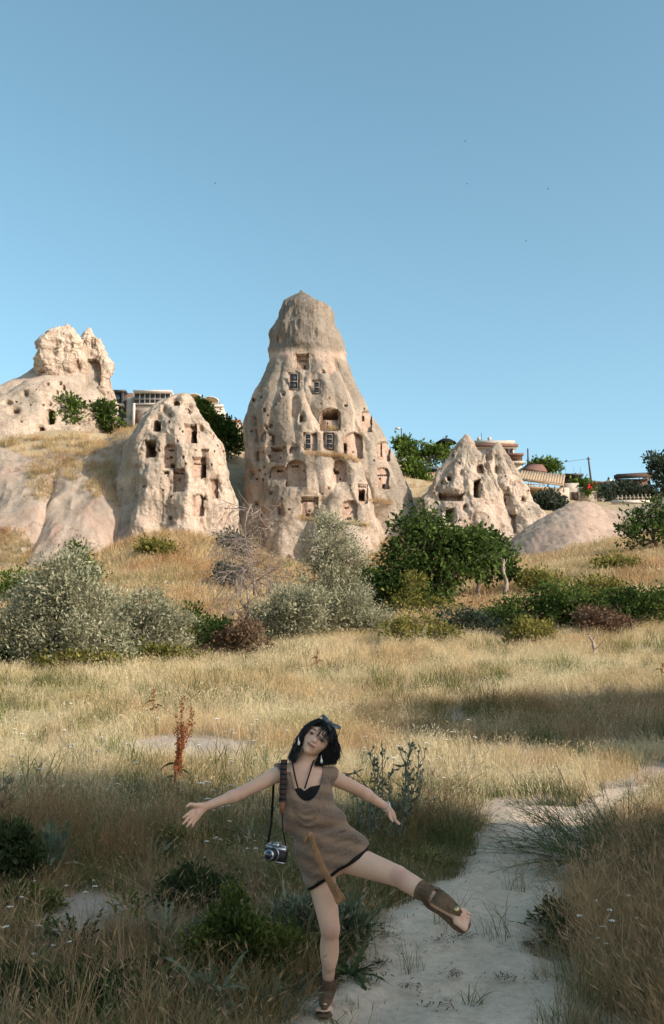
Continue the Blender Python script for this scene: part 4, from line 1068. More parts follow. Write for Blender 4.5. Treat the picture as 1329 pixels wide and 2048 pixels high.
# grass hanging on the cliff, its shelf and the cone ledge
def cliff_grass():
    r = np.random.default_rng(12); P = CLIFF.reshape(-1, 3); px, py, _ = proj(P)
    n = fbm(np.stack([px, py, 0 * px], -1), 1 / 38., 3, 12)
    w = np.clip(sstep(895, 872, py + 12 * n) * sstep(60, 90, px + 20 * n), 0, 1)
    for cx, cy, rx, ry in ((120, 925, 60, 48), (210, 940, 40, 40), (150, 895, 90, 24), (255, 905, 40, 40), (30, 1105, 45, 34), (0, 1080, 30, 24), (265, 960, 28, 34), (295, 965, 30, 42), (235, 985, 30, 30), (85, 960, 34, 44), (190, 975, 24, 30)):
        w = np.maximum(w, sstep(1.15, .5, np.hypot((px - cx) / rx, (py - cy) / ry) + .45 * n))
    k = (r.uniform(0, 1, len(P)) < w * .055) & (px > -60)
    scatter('cliff_grass', 'brown grass hanging from the shelf and ledges of the pink cliff', P[k] + [0, .15, -.05], r.uniform(.6, 1.15, k.sum()), V_far, r, .3)
cliff_grass()
def ledge_grass():
    r = np.random.default_rng(13); P = []
    for (x0, y0, x1, y1, n) in ((612, 908, 700, 914, 46), (690, 914, 716, 922, 14), (596, 1036, 640, 1042, 20), (700, 1046, 735, 1052, 16), (735, 1000, 780, 1006, 22), (655, 856, 672, 858, 8)):
        for k in range(n):
            t = r.uniform(0, 1); px, py = x0 + (x1 - x0) * t, y0 + (y1 - y0) * t + r.uniform(-2, 3)
            P.append(W(px, py, cone_y(px, py) - .05 + r.uniform(-.2, .3)))
    P = np.array(P); scatter('ledge_grass', 'dry grass growing on the ledges of the tall cone', P, r.uniform(.45, .85, len(P)), V_far, r, .2)
ledge_grass()
# ------------------------------------------------------------------ the person
PY0 = 5.3                                   # distance of the standing foot
class SDF:
    """signed distance grid; primitives are blended in locally, then meshed by surface nets"""
    def __init__(s, lo, hi, h):
        s.lo = np.array(lo, float); s.h = h
        s.n = np.ceil((np.array(hi) - s.lo) / h).astype(int) + 1
        s.F = np.full(s.n, .08, np.float32)
    def _sub(s, lo, hi):
        a = np.clip(np.floor((np.asarray(lo) - s.lo) / s.h).astype(int), 0, s.n - 1)
        b = np.clip(np.ceil((np.asarray(hi) - s.lo) / s.h).astype(int) + 1, 1, s.n)
        if (b <= a).any(): return None, None
        ax = [s.lo[k] + s.h * np.arange(a[k], b[k]) for k in range(3)]
        P = np.stack(np.meshgrid(*ax, indexing='ij'), -1)
        return tuple(slice(a[k], b[k]) for k in range(3)), P
    def put(s, f, lo, hi, k=.02, sub=False):
        sl, P = s._sub(np.asarray(lo) - .05 - k, np.asarray(hi) + .05 + k)
        if sl is None: return
        d = f(P).astype(np.float32); A = s.F[sl]
        if sub:
            d = -d; h = np.clip(.5 - .5 * (d - A) / -k, 0, 1) if False else None
            h = np.clip(.5 - .5 * (A - d) / k, 0, 1); s.F[sl] = A * (1 - h) + d * h + k * h * (1 - h)
        else:
            h = np.clip(.5 + .5 * (A - d) / k, 0, 1); s.F[sl] = A * (1 - h) + d * h - k * h * (1 - h)
    def cap(s, a, b, ra, rb, k=.02, flat=1.0, fdir=None, sub=False):
        """tapered capsule, optionally flattened along fdir"""
        a = np.asarray(a, float); b = np.asarray(b, float); r = max(ra, rb)
        def f(P):
            pa = P - a; ba = b - a; t = np.clip((pa @ ba) / (ba @ ba + 1e-12), 0, 1)
            q = pa - t[..., None] * ba
            if fdir is not None:
                c = q @ fdir; q = q + (c * (1 / flat - 1))[..., None] * fdir
            return np.linalg.norm(q, axis=-1) - (ra + (rb - ra) * t)
        s.put(f, np.minimum(a, b) - r, np.maximum(a, b) + r, k, sub)
    def ell(s, c, r, R=None, k=.02, sub=False):
        c = np.asarray(c, float); r = np.asarray(r, float); R = np.eye(3) if R is None else np.asarray(R)
        def f(P):
            q = (P - c) @ R; k0 = np.linalg.norm(q / r, axis=-1); k1 = np.linalg.norm(q / (r * r), axis=-1) + 1e-9
            return k0 * (k0 - 1) / k1
        m = r.max(); s.put(f, c - m, c + m, k, sub)
    def mesh(s):
        F = s.F; ins = F < 0; nx, ny, nz_ = F.shape
        c = np.zeros((nx - 1, ny - 1, nz_ - 1), np.int8)
        for i in (0, 1):
            for j in (0, 1):
                for k in (0, 1): c += ins[i:nx - 1 + i, j:ny - 1 + j, k:nz_ - 1 + k]
        act = (c > 0) & (c < 8); ijk = np.argwhere(act); idx = np.full(act.shape, -1, np.int64); idx[act] = np.arange(len(ijk))
        acc = np.zeros((len(ijk), 3)); cnt = np.zeros(len(ijk))
        cor = [(i, j, k) for i in (0, 1) for j in (0, 1) for k in (0, 1)]
        for A in cor:
            for ax in range(3):
                if A[ax]: continue
                B = list(A); B[ax] = 1
                fa = F[ijk[:, 0] + A[0], ijk[:, 1] + A[1], ijk[:, 2] + A[2]]; fb = F[ijk[:, 0] + B[0], ijk[:, 1] + B[1], ijk[:, 2] + B[2]]
                m = (fa < 0) != (fb < 0); t = np.where(m, fa / np.where(m, fa - fb, 1), 0)
                p = np.array(A, float)[None].repeat(len(ijk), 0); p[:, ax] += t
                acc[m] += p[m]; cnt[m] += 1
        V = s.lo + s.h * (ijk + acc / cnt[:, None])
        Q = []
        for ax in range(3):
            o1, o2 = (ax + 1) % 3, (ax + 2) % 3
            sa = [slice(None)] * 3; sb = [slice(None)] * 3; sa[ax] = slice(0, -1); sb[ax] = slice(1, None)
            a_, b_ = ins[tuple(sa)], ins[tuple(sb)]
            E = np.argwhere(a_ != b_)
            ok = (E[:, o1] > 0) & (E[:, o2] > 0) & (E[:, o1] < F.shape[o1] - 1) & (E[:, o2] < F.shape[o2] - 1); E = E[ok]
            fl = a_[E[:, 0], E[:, 1], E[:, 2]]
            def at(d1, d2):
                q = E.copy(); q[:, o1] += d1; q[:, o2] += d2; return idx[q[:, 0], q[:, 1], q[:, 2]]
            q = np.stack([at(-1, -1), at(0, -1), at(0, 0), at(-1, 0)], -1)
            q[~fl] = q[~fl][:, ::-1]; Q.append(q)
        Q = np.vstack(Q); Q = Q[(Q >= 0).all(1)]
        # light smoothing
        for _ in range(2):
            sm = np.zeros_like(V); n = np.zeros(len(V))
            for k in range(4):
                np.add.at(sm, Q[:, k], V[Q[:, (k + 1) % 4]]); np.add.at(n, Q[:, k], 1)
                np.add.at(sm, Q[:, k], V[Q[:, (k + 3) % 4]]); np.add.at(n, Q[:, k], 1)
            V = V + .5 * (sm / np.maximum(n, 1)[:, None] - V)
        return V, Q

def B3(px, py, dy=0.0): return W(px, py, PY0 + dy)
def unit(v): v = np.asarray(v, float); return v / np.linalg.norm(v)
FRONT = np.array([0, -1.0, 0])

# head frame: tilted towards the right of the picture, chin a little raised
H_UP = unit([.575, .16, .80]); H_F = unit(np.array([-.02, -1.0, .17]) - H_UP * (np.array([-.02, -1.0, .17]) @ H_UP)); H_R = np.cross(H_F, H_UP) * -1
HS = .200
H_CHIN = B3(613.5, 1505, -.075)             # underside of the chin
H_O = H_CHIN - H_F * (.30 * HS) - H_UP * (.02 * HS)
H_M = np.stack([H_R, H_UP, H_F], 1)         # columns: her left (picture right), up, forward
if H_R[0] < 0: H_R = -H_R; H_M = np.stack([H_R, H_UP, H_F], 1)
def HL(x, y, z): return H_O + HS * (x * H_R + y * H_UP + z * H_F)

NECK0 = B3(602, 1537, .01); PELV = B3(655, 1712, .03)
T_UP = unit(NECK0 - PELV); T_R = unit(np.array([1., 0, 0]) - T_UP * T_UP[0]); T_F = np.cross(T_R, T_UP); T_F = T_F if T_F[1] < 0 else -T_F
T_M = np.stack([T_R, T_UP, T_F], 1)
SH_A = B3(560, 1546, .01); EL_A = B3(482, 1587, -.03); WR_A = B3(409, 1614, -.08)
SH_B = B3(662, 1553, .02); EL_B = B3(722, 1582, .16); WR_B = B3(774, 1615, .26)
HIP_A = B3(640, 1735, .04); KN_A = B3(661, 1858, .0); AN_A = B3(656, 1985, .13)
HIP_B = B3(684, 1712, .02); KN_B = B3(796, 1752, -.16); AN_B = B3(872, 1798, -.30)
TOE_B = B3(942, 1846, -.36)
F_Z = float(path_z(*B3(648, 2034, .06)[:2]))

def limbs_legs(S, off=0.0, k=.02):
    k = .012
    S.cap(HIP_A, KN_A, .078 + off, .049 + off, k); S.cap(KN_A, AN_A + (KN_A - AN_A) * .15, .046 + off, .029 + off, k)
    S.ell(KN_A + (AN_A - KN_A) * .30 + [0, .014, 0], np.array([.047, .048, .11]) + off, None, .02)
    S.ell(KN_A + FRONT * .021, (.028, .027, .038), None, .02)
    S.cap(HIP_B, KN_B, .079 + off, .050 + off, k); S.cap(KN_B, AN_B + (KN_B - AN_B) * .08, .046 + off, .029 + off, k)
    d = unit(AN_B - KN_B)
    S.cap(KN_B + d * .05, KN_B + d * .15, .045 + off, .044 + off, .02)
    S.ell(KN_B + FRONT * .021 + [0, 0, .008], (.030, .027, .030), None, .02)

def torso(S, off=0.0, k=.03, low=True):
    def T(px, py, f=0.0): return B3(px, py, 0.02) + T_F * f
    S.ell(T(611, 1578), np.array([.125, .135, .088]) + off, T_M, k)
    S.ell(T(617, 1610, -.005), np.array([.118, .12, .082]) + off, T_M, k)
    S.ell(T(630, 1650, -.005), np.array([.108, .11, .078]) + off, T_M, k)
    if low:
        S.ell(T(650, 1700, -.01), np.array([.138, .10, .10]) + off, T_M, k)
        S.ell(T(660, 1722, -.02), np.array([.142, .085, .10]) + off, T_M, k)
    for sx in (-1, 1): S.ell(T(611, 1588, .055) + T_R * sx * .058, np.array([.058, .056, .05]) + off, T_M, k)

def build_body():
    S = SDF(B3(350, 1420, .55) - [.05, 1.15, 0], B3(975, 1420, 0) + [.05, .62, .03], .0042)
    zlo = B3(650, 2062, -.3)[2]
    S = SDF([B3(352, 1640, 0)[0] - .02, PY0 - .62, zlo], [B3(965, 1840, -.3)[0] + .05, PY0 + .46, B3(640, 1432, 0)[2] + .03], .0045)
    torso(S); limbs_legs(S)
    # shoulders, neck, arms
    S.cap(NECK0, SH_A + [.02, 0, 0], .044, .042, .03); S.cap(NECK0, SH_B + [-.02, 0, 0], .044, .042, .03)
    S.cap(NECK0 - T_UP * .03, HL(0, .25, -.12), .048, .043, .02); S.cap(HL(-.02, .3, -.15), NECK0 + [0, .02, .0], .044, .048, .012)
    for sg in (-1, 1):   # collar bones
        S.cap(NECK0 + T_F * .052 + T_R * sg * .022 - T_UP * .02, (SH_A if sg < 0 else SH_B) + T_F * .03 + [0, 0, .018], .008, .010, .018)
    for a, b, c in ((SH_A, EL_A, WR_A), (SH_B, EL_B, WR_B)):
        S.cap(a, b, .041, .031, .012); S.cap(b, c, .031, .0205, .010); S.ell(b + (c - b) * .22, (.033, .033, .031), None, .02)
    # hand held out with the palm towards the viewer
    def chain(pts, r0, r1, k=.006):
        for i in range(len(pts) - 1):
            t0, t1 = i / (len(pts) - 1), (i + 1) / (len(pts) - 1)
            S.cap(pts[i], pts[i + 1], r0 + (r1 - r0) * t0, r0 + (r1 - r0) * t1, k)
    pal = B3(395, 1625, -.10)
    S.cap(WR_A, pal, .021, .026, .012, .55, FRONT); S.cap(B3(398, 1614, -.09), B3(388, 1632, -.105), .02, .022, .012, .5, FRONT); S.cap(B3(401, 1622, -.09), B3(391, 1637, -.1), .018, .018, .012, .5, FRONT)
    S.cap(B3(402, 1611, -.09), B3(389, 1611, -.115), .015, .011, .008)
    chain([B3(391, 1610, -.115), B3(381, 1608, -.125), B3(374, 1613, -.135)], .0095, .0070)
    chain([B3(384, 1622, -.11), B3(374, 1630, -.125), B3(367, 1635, -.13)], .0085, .0062)
    chain([B3(385, 1629, -.11), B3(374, 1640, -.125), B3(366, 1648, -.13)], .0085, .0062)
    chain([B3(389, 1634, -.105), B3(380, 1646, -.12), B3(374, 1653, -.125)], .0085, .0060)
    chain([B3(394, 1638, -.10), B3(388, 1647, -.11), B3(385, 1653, -.115)], .0075, .0055)
    # other hand, seen from its edge, fingers together and slightly bent
    S.cap(WR_B, B3(783, 1628, .27), .020, .022, .012, .7, FRONT); S.cap(B3(779, 1624, .27), B3(786, 1633, .28), .02, .019, .01, .7, FRONT)
    for q, (dx, dd) in enumerate(((0, 0), (1.5, .014), (2.5, .028), (3, .04))):
        chain([B3(784 + dx, 1631 + q, .26 + dd), B3(791 + dx, 1641 + q, .27 + dd), B3(798 + dx * .6, 1649 - q * .6, .285 + dd)], .0085, .006)
    chain([B3(779, 1626, .245), B3(782, 1637, .225), B3(786, 1643, .22)], .009, .0065)
    # feet
    heel = np.array([AN_A[0] + .004, AN_A[1] + .02, F_Z + .030]); ball = np.array([AN_A[0] - .018, AN_A[1] - .135, F_Z + .026])
    S.cap(AN_A + (KN_A - AN_A) * .15, heel + [0, 0, .012], .030, .028, .012); S.cap(AN_A + [0, -.01, -.01], ball, .028, .022, .012); S.cap(heel, ball, .025, .024, .012)
    S.cap(ball + [-.028, .01, -.006], ball + [.028, .02, -.006], .02, .019, .02)
    for q in range(5):
        b0 = ball + [-.036 + .0175 * q, -.004, -.008]; L = (.036, .044, .042, .038, .032)[::-1][q] if False else (.034, .038, .042, .046, .044)[q]
        r = (.0072, .0076, .008, .0085, .012)[q]
        b0 = ball + [-.038 + .0186 * q + (.003 if q == 4 else 0), -.004, -.008]
        S.cap(b0, b0 + [(-.010 + .003 * q), -L, -.006 + r * .2], r * 1.05, r, .005)
    fd = unit(TOE_B - AN_B); fl = np.linalg.norm(TOE_B - AN_B)
    fs = unit(np.cross(fd, np.array([.30, -.86, .40]))); fs = fs if fs[2] > 0 else -fs       # across the foot
    fn = np.cross(fs, fd); fn = fn if fn[1] < 0 else -fn                                 # instep side
    ballB = AN_B + fd * fl * .68
    S.cap(AN_B + (KN_B - AN_B) * .08, AN_B + fd * .02, .031, .029, .012); S.cap(AN_B + fd * .01, ballB, .029, .022, .012)
    S.cap(AN_B - fn * .03 - fd * .015, ballB - fn * .012, .027, .022, .02); S.cap(ballB + fs * .026, ballB - fs * .028, .017, .018, .012)
    for q in range(5):
        r = (.012, .0085, .008, .0076, .0072)[q]; L = (.05, .05, .046, .040, .034)[q]
        b0 = ballB + fs * (-.038 + .0186 * q) + fd * .004
        S.cap(b0, b0 + fd * L - fn * .004, r * 1.05, r, .005)
    # head
    S.ell(HL(0, .61, -.06), np.array([.375, .385, .45]) * HS, H_M, .02); S.ell(HL(0, .39, .10), np.array([.285, .355, .335]) * HS, H_M, .015)
    S.ell(HL(0, .19, .18), np.array([.17, .18, .21]) * HS, H_M, .015); S.ell(HL(0, .075, .31), np.array([.075, .065, .075]) * HS, H_M, .012)
    for sx in (-1, 1):
        S.ell(HL(sx * .175, .36, .26), np.array([.10, .10, .10]) * HS, H_M, .015)
        S.cap(HL(sx * .18, .22, .10), HL(sx * .05, .075, .27), .045 * HS, .04 * HS, .012)
        S.ell(HL(sx * .16, .475, .475), np.array([.095, .05, .07]) * HS, H_M, .010, sub=True)
        S.ell(HL(sx * .155, .472, .372), np.array([.085, .055, .06]) * HS, H_M, .004)
        S.cap(HL(sx * .08, .555, .415), HL(sx * .22, .555, .36), .03 * HS, .022 * HS, .012)
        S.ell(HL(sx * .385, .42, -.04), np.array([.035, .10, .06]) * HS, H_M, .006)
        S.ell(HL(sx * .045, .342, .442), np.array([.034, .027, .034]) * HS, H_M, .006)
    S.cap(HL(0, .50, .405), HL(0, .365, .475), .026 * HS, .034 * HS, .010); S.ell(HL(0, .350, .478), np.array([.042, .036, .04]) * HS, H_M, .006)
    S.cap(HL(-.085, .232, .40), HL(.085, .232, .40), .028 * HS, .028 * HS, .01)
    S.cap(HL(-.06, .240, .415), HL(.06, .240, .415), .018 * HS, .018 * HS, .006); S.cap(HL(-.05, .208, .412), HL(.05, .208, .412), .022 * HS, .022 * HS, .006)
    S.cap(HL(-.1, .226, .46), HL(.1, .226, .46), .008 * HS, .008 * HS, .004, sub=True)
    V, Q = S.mesh()
    # skin tones: lips, cheeks, knees, hair-coloured scalp
    q = (V - H_O) @ H_M / HS
    col = np.tile(np.array([.68, .41, .285]), (len(V), 1)); col *= (1 + .05 * fbm(V, 30, 2, 3))[:, None]
    inh = (q[:, 1] > -.05) & (q[:, 1] < 1.1) & (np.abs(q[:, 0]) < .6) & (np.abs(q[:, 2] - .0) < .7)
    lip = sstep(1.2, .85, np.hypot(q[:, 0] / .125, (q[:, 1] - .217 - 1.8 * q[:, 0] ** 2) / .033)) * (q[:, 2] > .36) * inh
    col = lerp(col, np.array([.36, .12, .10]), lip[:, None])
    ln_ = sstep(.013, .005, np.abs(q[:, 1] - .224 - 1.8 * q[:, 0] ** 2)) * (np.abs(q[:, 0]) < .125) * (q[:, 2] > .33) * inh
    col = lerp(col, np.array([.14, .045, .04]), (ln_ * .8)[:, None])
    chk = sstep(1.2, .2, np.hypot((np.abs(q[:, 0]) - .2) / .12, (q[:, 1] - .35) / .10)) * (q[:, 2] > .2) * inh
    col = lerp(col, np.array([.52, .24, .18]), (chk * .4)[:, None])
    sh = sstep(1.15, .7, np.hypot((np.abs(q[:, 0]) - .155) / .10, (q[:, 1] - .50) / .045)) * (q[:, 2] > .28) * inh
    col = lerp(col, np.array([.34, .18, .13]), (sh * .55)[:, None])
    scalp = (q[:, 1] > .73 - .9 * np.clip(.12 - q[:, 2], 0, 1) + 1.2 * np.clip(np.abs(q[:, 0]) - .3, 0, 1) * 0) & inh & ~((q[:, 2] > -.1) & (np.abs(q[:, 0]) > .34) & (q[:, 1] < .6))
    col[scalp] = (.012, .010, .010)
    col *= (1 + .10 * fbm(V, 9, 3, 33))[:, None]; col = lerp(col, np.array([.55, .27, .19]), (sstep(.1, .6, fbm(V, 14, 2, 34)) * .22 * ~inh)[:, None])
    for kp in (EL_A, EL_B, WR_A, WR_B):
        w = sstep(.06, .01, np.linalg.norm(V - kp, axis=1)); col = lerp(col, np.array([.50, .25, .18]), (w * .3)[:, None])
    for kp in (KN_A, KN_B):
        w = sstep(.07, .01, np.linalg.norm(V - (kp + FRONT * .05), axis=1)); col = lerp(col, np.array([.42, .20, .15]), (w * .6)[:, None])
    return V, Q, col

_t = NT('skin'); _c = _t.attr('Col').outputs['Color']
_p = _t.pbsdf(_c, .5, _t.bump(_t.noise(_t.objco(), 260, 2), .08, .002), .35)
_p.inputs['Subsurface Weight'].default_value = .12; _p.inputs['Subsurface Radius'].default_value = (.012, .004, .002); _p.inputs['Subsurface Scale'].default_value = .6
M_SKIN = _t.m
_t = NT('brown_knit'); _co = _t.objco()
_mp = _t.n('Mapping'); _t.l(_co, _mp.inputs['Vector']); _mp.inputs['Rotation'].default_value = (0, math.radians(-16), 0)
_wv = _t.n('TexWave', wave_type='BANDS', bands_direction='Z'); _t.l(_mp.outputs[0], _wv.inputs['Vector']); _wv.inputs['Scale'].default_value = 4.0; _wv.inputs['Distortion'].default_value = 2.2; _wv.inputs['Detail'].default_value = 2
_wk = _t.n('TexWave', wave_type='BANDS', bands_direction='Z'); _t.l(_mp.outputs[0], _wk.inputs['Vector']); _wk.inputs['Scale'].default_value = 40; _wk.inputs['Distortion'].default_value = 3
_nz = _t.noise(_co, 95, 3, .7)
_c = _t.mix(_t.rng(_wv.outputs['Fac'], .2, .85, 0, 1), (.125, .078, .057), (.26, .155, .10))
_c = _t.mix(_t.rng(_nz, .3, .7, 0, .7), _c, (.30, .21, .145)); _c = _t.mix(_t.rng(_wk.outputs['Fac'], .5, 1, 0, .12), _c, (.12, .085, .065))
_ad = _t.n('Math', operation='ADD'); _t.l(_wk.outputs['Fac'], _ad.inputs[0]); _t.l(_nz, _ad.inputs[1])
_t.pbsdf(_c, .95, _t.bump(_nz, .5, .004), .05, Sheen_Weight=.25); M_KNIT = _t.m
M_BLACK = M_plain('black_cloth', (.012, .011, .011), .85, .2, var=.3, scale=40)
M_HAIR = M_plain('black_hair', (.010, .008, .008), .42, .4, var=.4, scale=30)
M_SASH = M_plain('tan_sash', (.30, .165, .085), .9, .1, var=.3, scale=30, bump=.004)
M_SUEDE = M_plain('brown_suede', (.15, .095, .06), .95, .1, var=.3, scale=50)
M_GOLD = M_plain('gold_metal', (.70, .52, .25), .3, .5, 1.0)
M_PEARL = M_plain('pearl', (.75, .74, .72), .25, .6)
M_EYEW = M_plain('eye_white', (.36, .31, .29), .3, .5, var=.02); M_IRIS = M_plain('dark_iris', (.012, .008, .006), .12, .6)

person = empty('person', (float(AN_A[0]), PY0, F_Z), 'person in brown knit tunic standing on one leg with arms flung wide', 'person')
_V, _Q, _C = build_body()
child('body', _V, _Q, M_SKIN, person, col=_C)

def clothes():
    lo = [B3(540, 1640, 0)[0], PY0 - .26, B3(650, 1800, 0)[2]]; hi = [B3(760, 1640, 0)[0], PY0 + .24, B3(640, 1515, 0)[2]]
    # hem line of the tunic
    ha, hb = B3(616, 1772, 0), B3(737, 1686, 0); hd = unit(hb - ha); hn = np.array([hd[2], 0, -hd[0]]); hn = hn if hn[2] < 0 else -hn
    def skirt(S, off):
        S.cap(B3(630, 1655, .02), B3(655, 1745, .03),   .108 + off, .122 + off, .03, .92, np.array([0, 1., 0]))
        S.cap(B3(645, 1668, .02), B3(702, 1702, .0), .108 + off, .094 + off, .03, .9, np.array([0, 1., 0]))
        S.ell(B3(643, 1700, .02), np.array([.128, .11, .10]) + off, T_M, .03)
        S.cap(HIP_B, HIP_B + (KN_B - HIP_B) * .22, .094 + off, .088 + off, .03)
    S = SDF(lo, hi, .0045)
    torso(S, .013, .03, low=False); skirt(S, .006)
    S.cap(SH_A + [-.006, 0, .003], B3(588, 1560, .0), .049, .05, .02); S.cap(SH_B + [.006, 0, .003], B3(634, 1562, .0), .049, .055, .02)
    # blouse bulging over the cinched waist, with a tuck below it
    S.cap(B3(583, 1640, -.005), B3(668, 1642, -.005), .064, .066, .03, .85, np.array([0, 1., 0])); S.cap(B3(588, 1632, -.045), B3(657, 1634, -.045), .048, .052, .03)
    S.cap(B3(574, 1664, -.098), B3(682, 1660, -.098), .024, .024, .014, sub=True)
    # drooping cowl folds
    for (w, dp, f, r) in ((34, 1606, .120, .011), (38, 1616, .126, .011), (43, 1629, .124, .010), (47, 1643, .114, .009)):
        t = np.linspace(-1, 1, 13); cx = 613 + (dp - 1602) * .12
        P = np.array([B3(cx + w * x, 1552 + (dp - 1552) * (1 - abs(x) ** 2.2), .02) + T_F * (f - (.030 + (w - 34) * .0032) * abs(x) ** 2.4) for x in t])
        for i in range(12): S.cap(P[i], P[i + 1], r, r, .011)
    # folds pulled towards the lifted thigh
    for (a, b) in (((602, 1698), (712, 1668)), ((608, 1716), (722, 1680)), ((612, 1736), (716, 1694)), ((617, 1754), (690, 1718)), ((598, 1682), (690, 1658)), ((640, 1672), (715, 1676))):
        S.cap(B3(a[0] + 10, a[1] - 3, -.080), B3(*b, -.086), .003, .010, .02)
    P_all = S._sub(lo, hi)
    sl, P = P_all
    n = fbm(P, 16, 2, 5) * .004; S.F[sl] = S.F[sl] + n.astype(np.float32)
    S.F[sl] = np.maximum(S.F[sl], ((P - ha - hn * .006) @ hn).astype(np.float32) + (.002 * np.sin(P[..., 0] * 70)).astype(np.float32))
    # neck opening
    px, py, _ = proj(P); u = (px - 614) / 31.0; v = (py - 1540) / 62.0
    cut = np.where(P[..., 1] < PY0 + .06, np.where(v > 0, np.hypot(u, v), np.abs(u)) - 1, 1) * .08
    S.F[sl] = np.maximum(S.F[sl], -cut.astype(np.float32))
    # arm holes end before the shoulders
    for a, b, px_ in ((SH_A, EL_A, 0), (SH_B, EL_B, 0)):
        d = unit(b - a); S.cap(a + d * .050, a + d * .3, .064, .062, .008, sub=True)
    V, Q = S.mesh(); child('tunic', V, Q, M_KNIT, person)
    # shorts peeping out below
    S = SDF(lo, [hi[0], hi[1], B3(650, 1660, 0)[2]], .0045); skirt(S, -.010)
    S.cap(HIP_A, HIP_A + (KN_A - HIP_A) * .35, .085, .079, .01); S.cap(HIP_B, HIP_B + (KN_B - HIP_B) * .3, .088, .080, .01)
    sl, P = S._sub(lo, hi)
    e = (P - (ha + hn * .024)) @ hn; S.F[sl] = np.maximum(S.F[sl], e.astype(np.float32)); V, Q = S.mesh(); child('shorts', V, Q, M_BLACK, person)
    # halter top inside the neckline
    S = SDF(lo, hi, .0045); torso(S, .005, .03, low=False); sl, P = S._sub(lo, hi); px, py, _ = proj(P)
    line = np.interp(px, [560, 588, 602, 609, 622, 638, 660], [1578, 1577, 1575.5, 1582, 1573, 1570, 1572])
    S.F[sl] = np.maximum(S.F[sl], ((line - py) * .0026).astype(np.float32)); S.F[sl] = np.maximum(S.F[sl], ((py - 1625) * .0026).astype(np.float32)); S.F[sl] = np.maximum(S.F[sl], (P[..., 1] - PY0 - .03).astype(np.float32)); S.F[sl] = np.maximum(S.F[sl], ((np.abs(px - 614) - 36) * .0026).astype(np.float32))
    V, Q = S.mesh(); top = child('halter_top', V, Q, M_BLACK, person)
    m = MB()
    m.tube([B3(584.5, 1520, -.02), B3(587, 1535, -.062), B3(591, 1555, -.088), B3(597, 1577, -.112)], .0042, 5); m.tube([B3(630, 1515, .0), B3(623, 1536, -.062), B3(616, 1558, -.088), B3(610, 1577, -.112)], .0042, 5)
    m.build('neck_string', M_BLACK, top, smooth=True)
    # sash knotted at the waist
    m = MB(); P = np.array([B3(621, 1668, -.135), B3(628, 1688, -.15), B3(637, 1716, -.158), B3(651, 1747, -.15), B3(668, 1776, -.14), B3(684, 1804, -.12)])
    t = np.linspace(0, 5, 26); Q_ = np.stack([np.interp(t, range(6), P[:, k]) for k in range(3)], 1)
    w = np.interp(t, [0, 1, 3, 4, 5], [.026, .026, .030, .038, .046]); sd = unit(np.array([.9, -.15, .4]))
    ang = .35 * np.sin(t * 2.1); 
    side = np.stack([np.cos(ang) * sd[0], -np.sin(ang) * .8 + sd[1], np.cos(ang) * sd[2]], 1); side /= np.linalg.norm(side, axis=1)[:, None]
    for q in (-.36, -.12, .12, .36):
        m.tube(Q_ + side * (w * q * 1.1)[:, None] + [0, -.002 * math.cos(q * 9), 0], w * .19 * (1 + .12 * np.sin(t * 7 + q * 20)), 6)
    m.build('sash', M_SASH, person, smooth=True)
    m = MB(); m.ball(B3(621, 1670, -.140), (.016, .012, .016), 10, 8); m.ball(B3(626, 1678, -.142), (.012, .010, .016), 8, 6); m.tube([B3(619, 1668, -.14), B3(612, 1676, -.135), B3(609, 1690, -.13)], [.008, .010, .005], 6); m.build('sash_knot', M_SASH, person, smooth=True)
clothes()

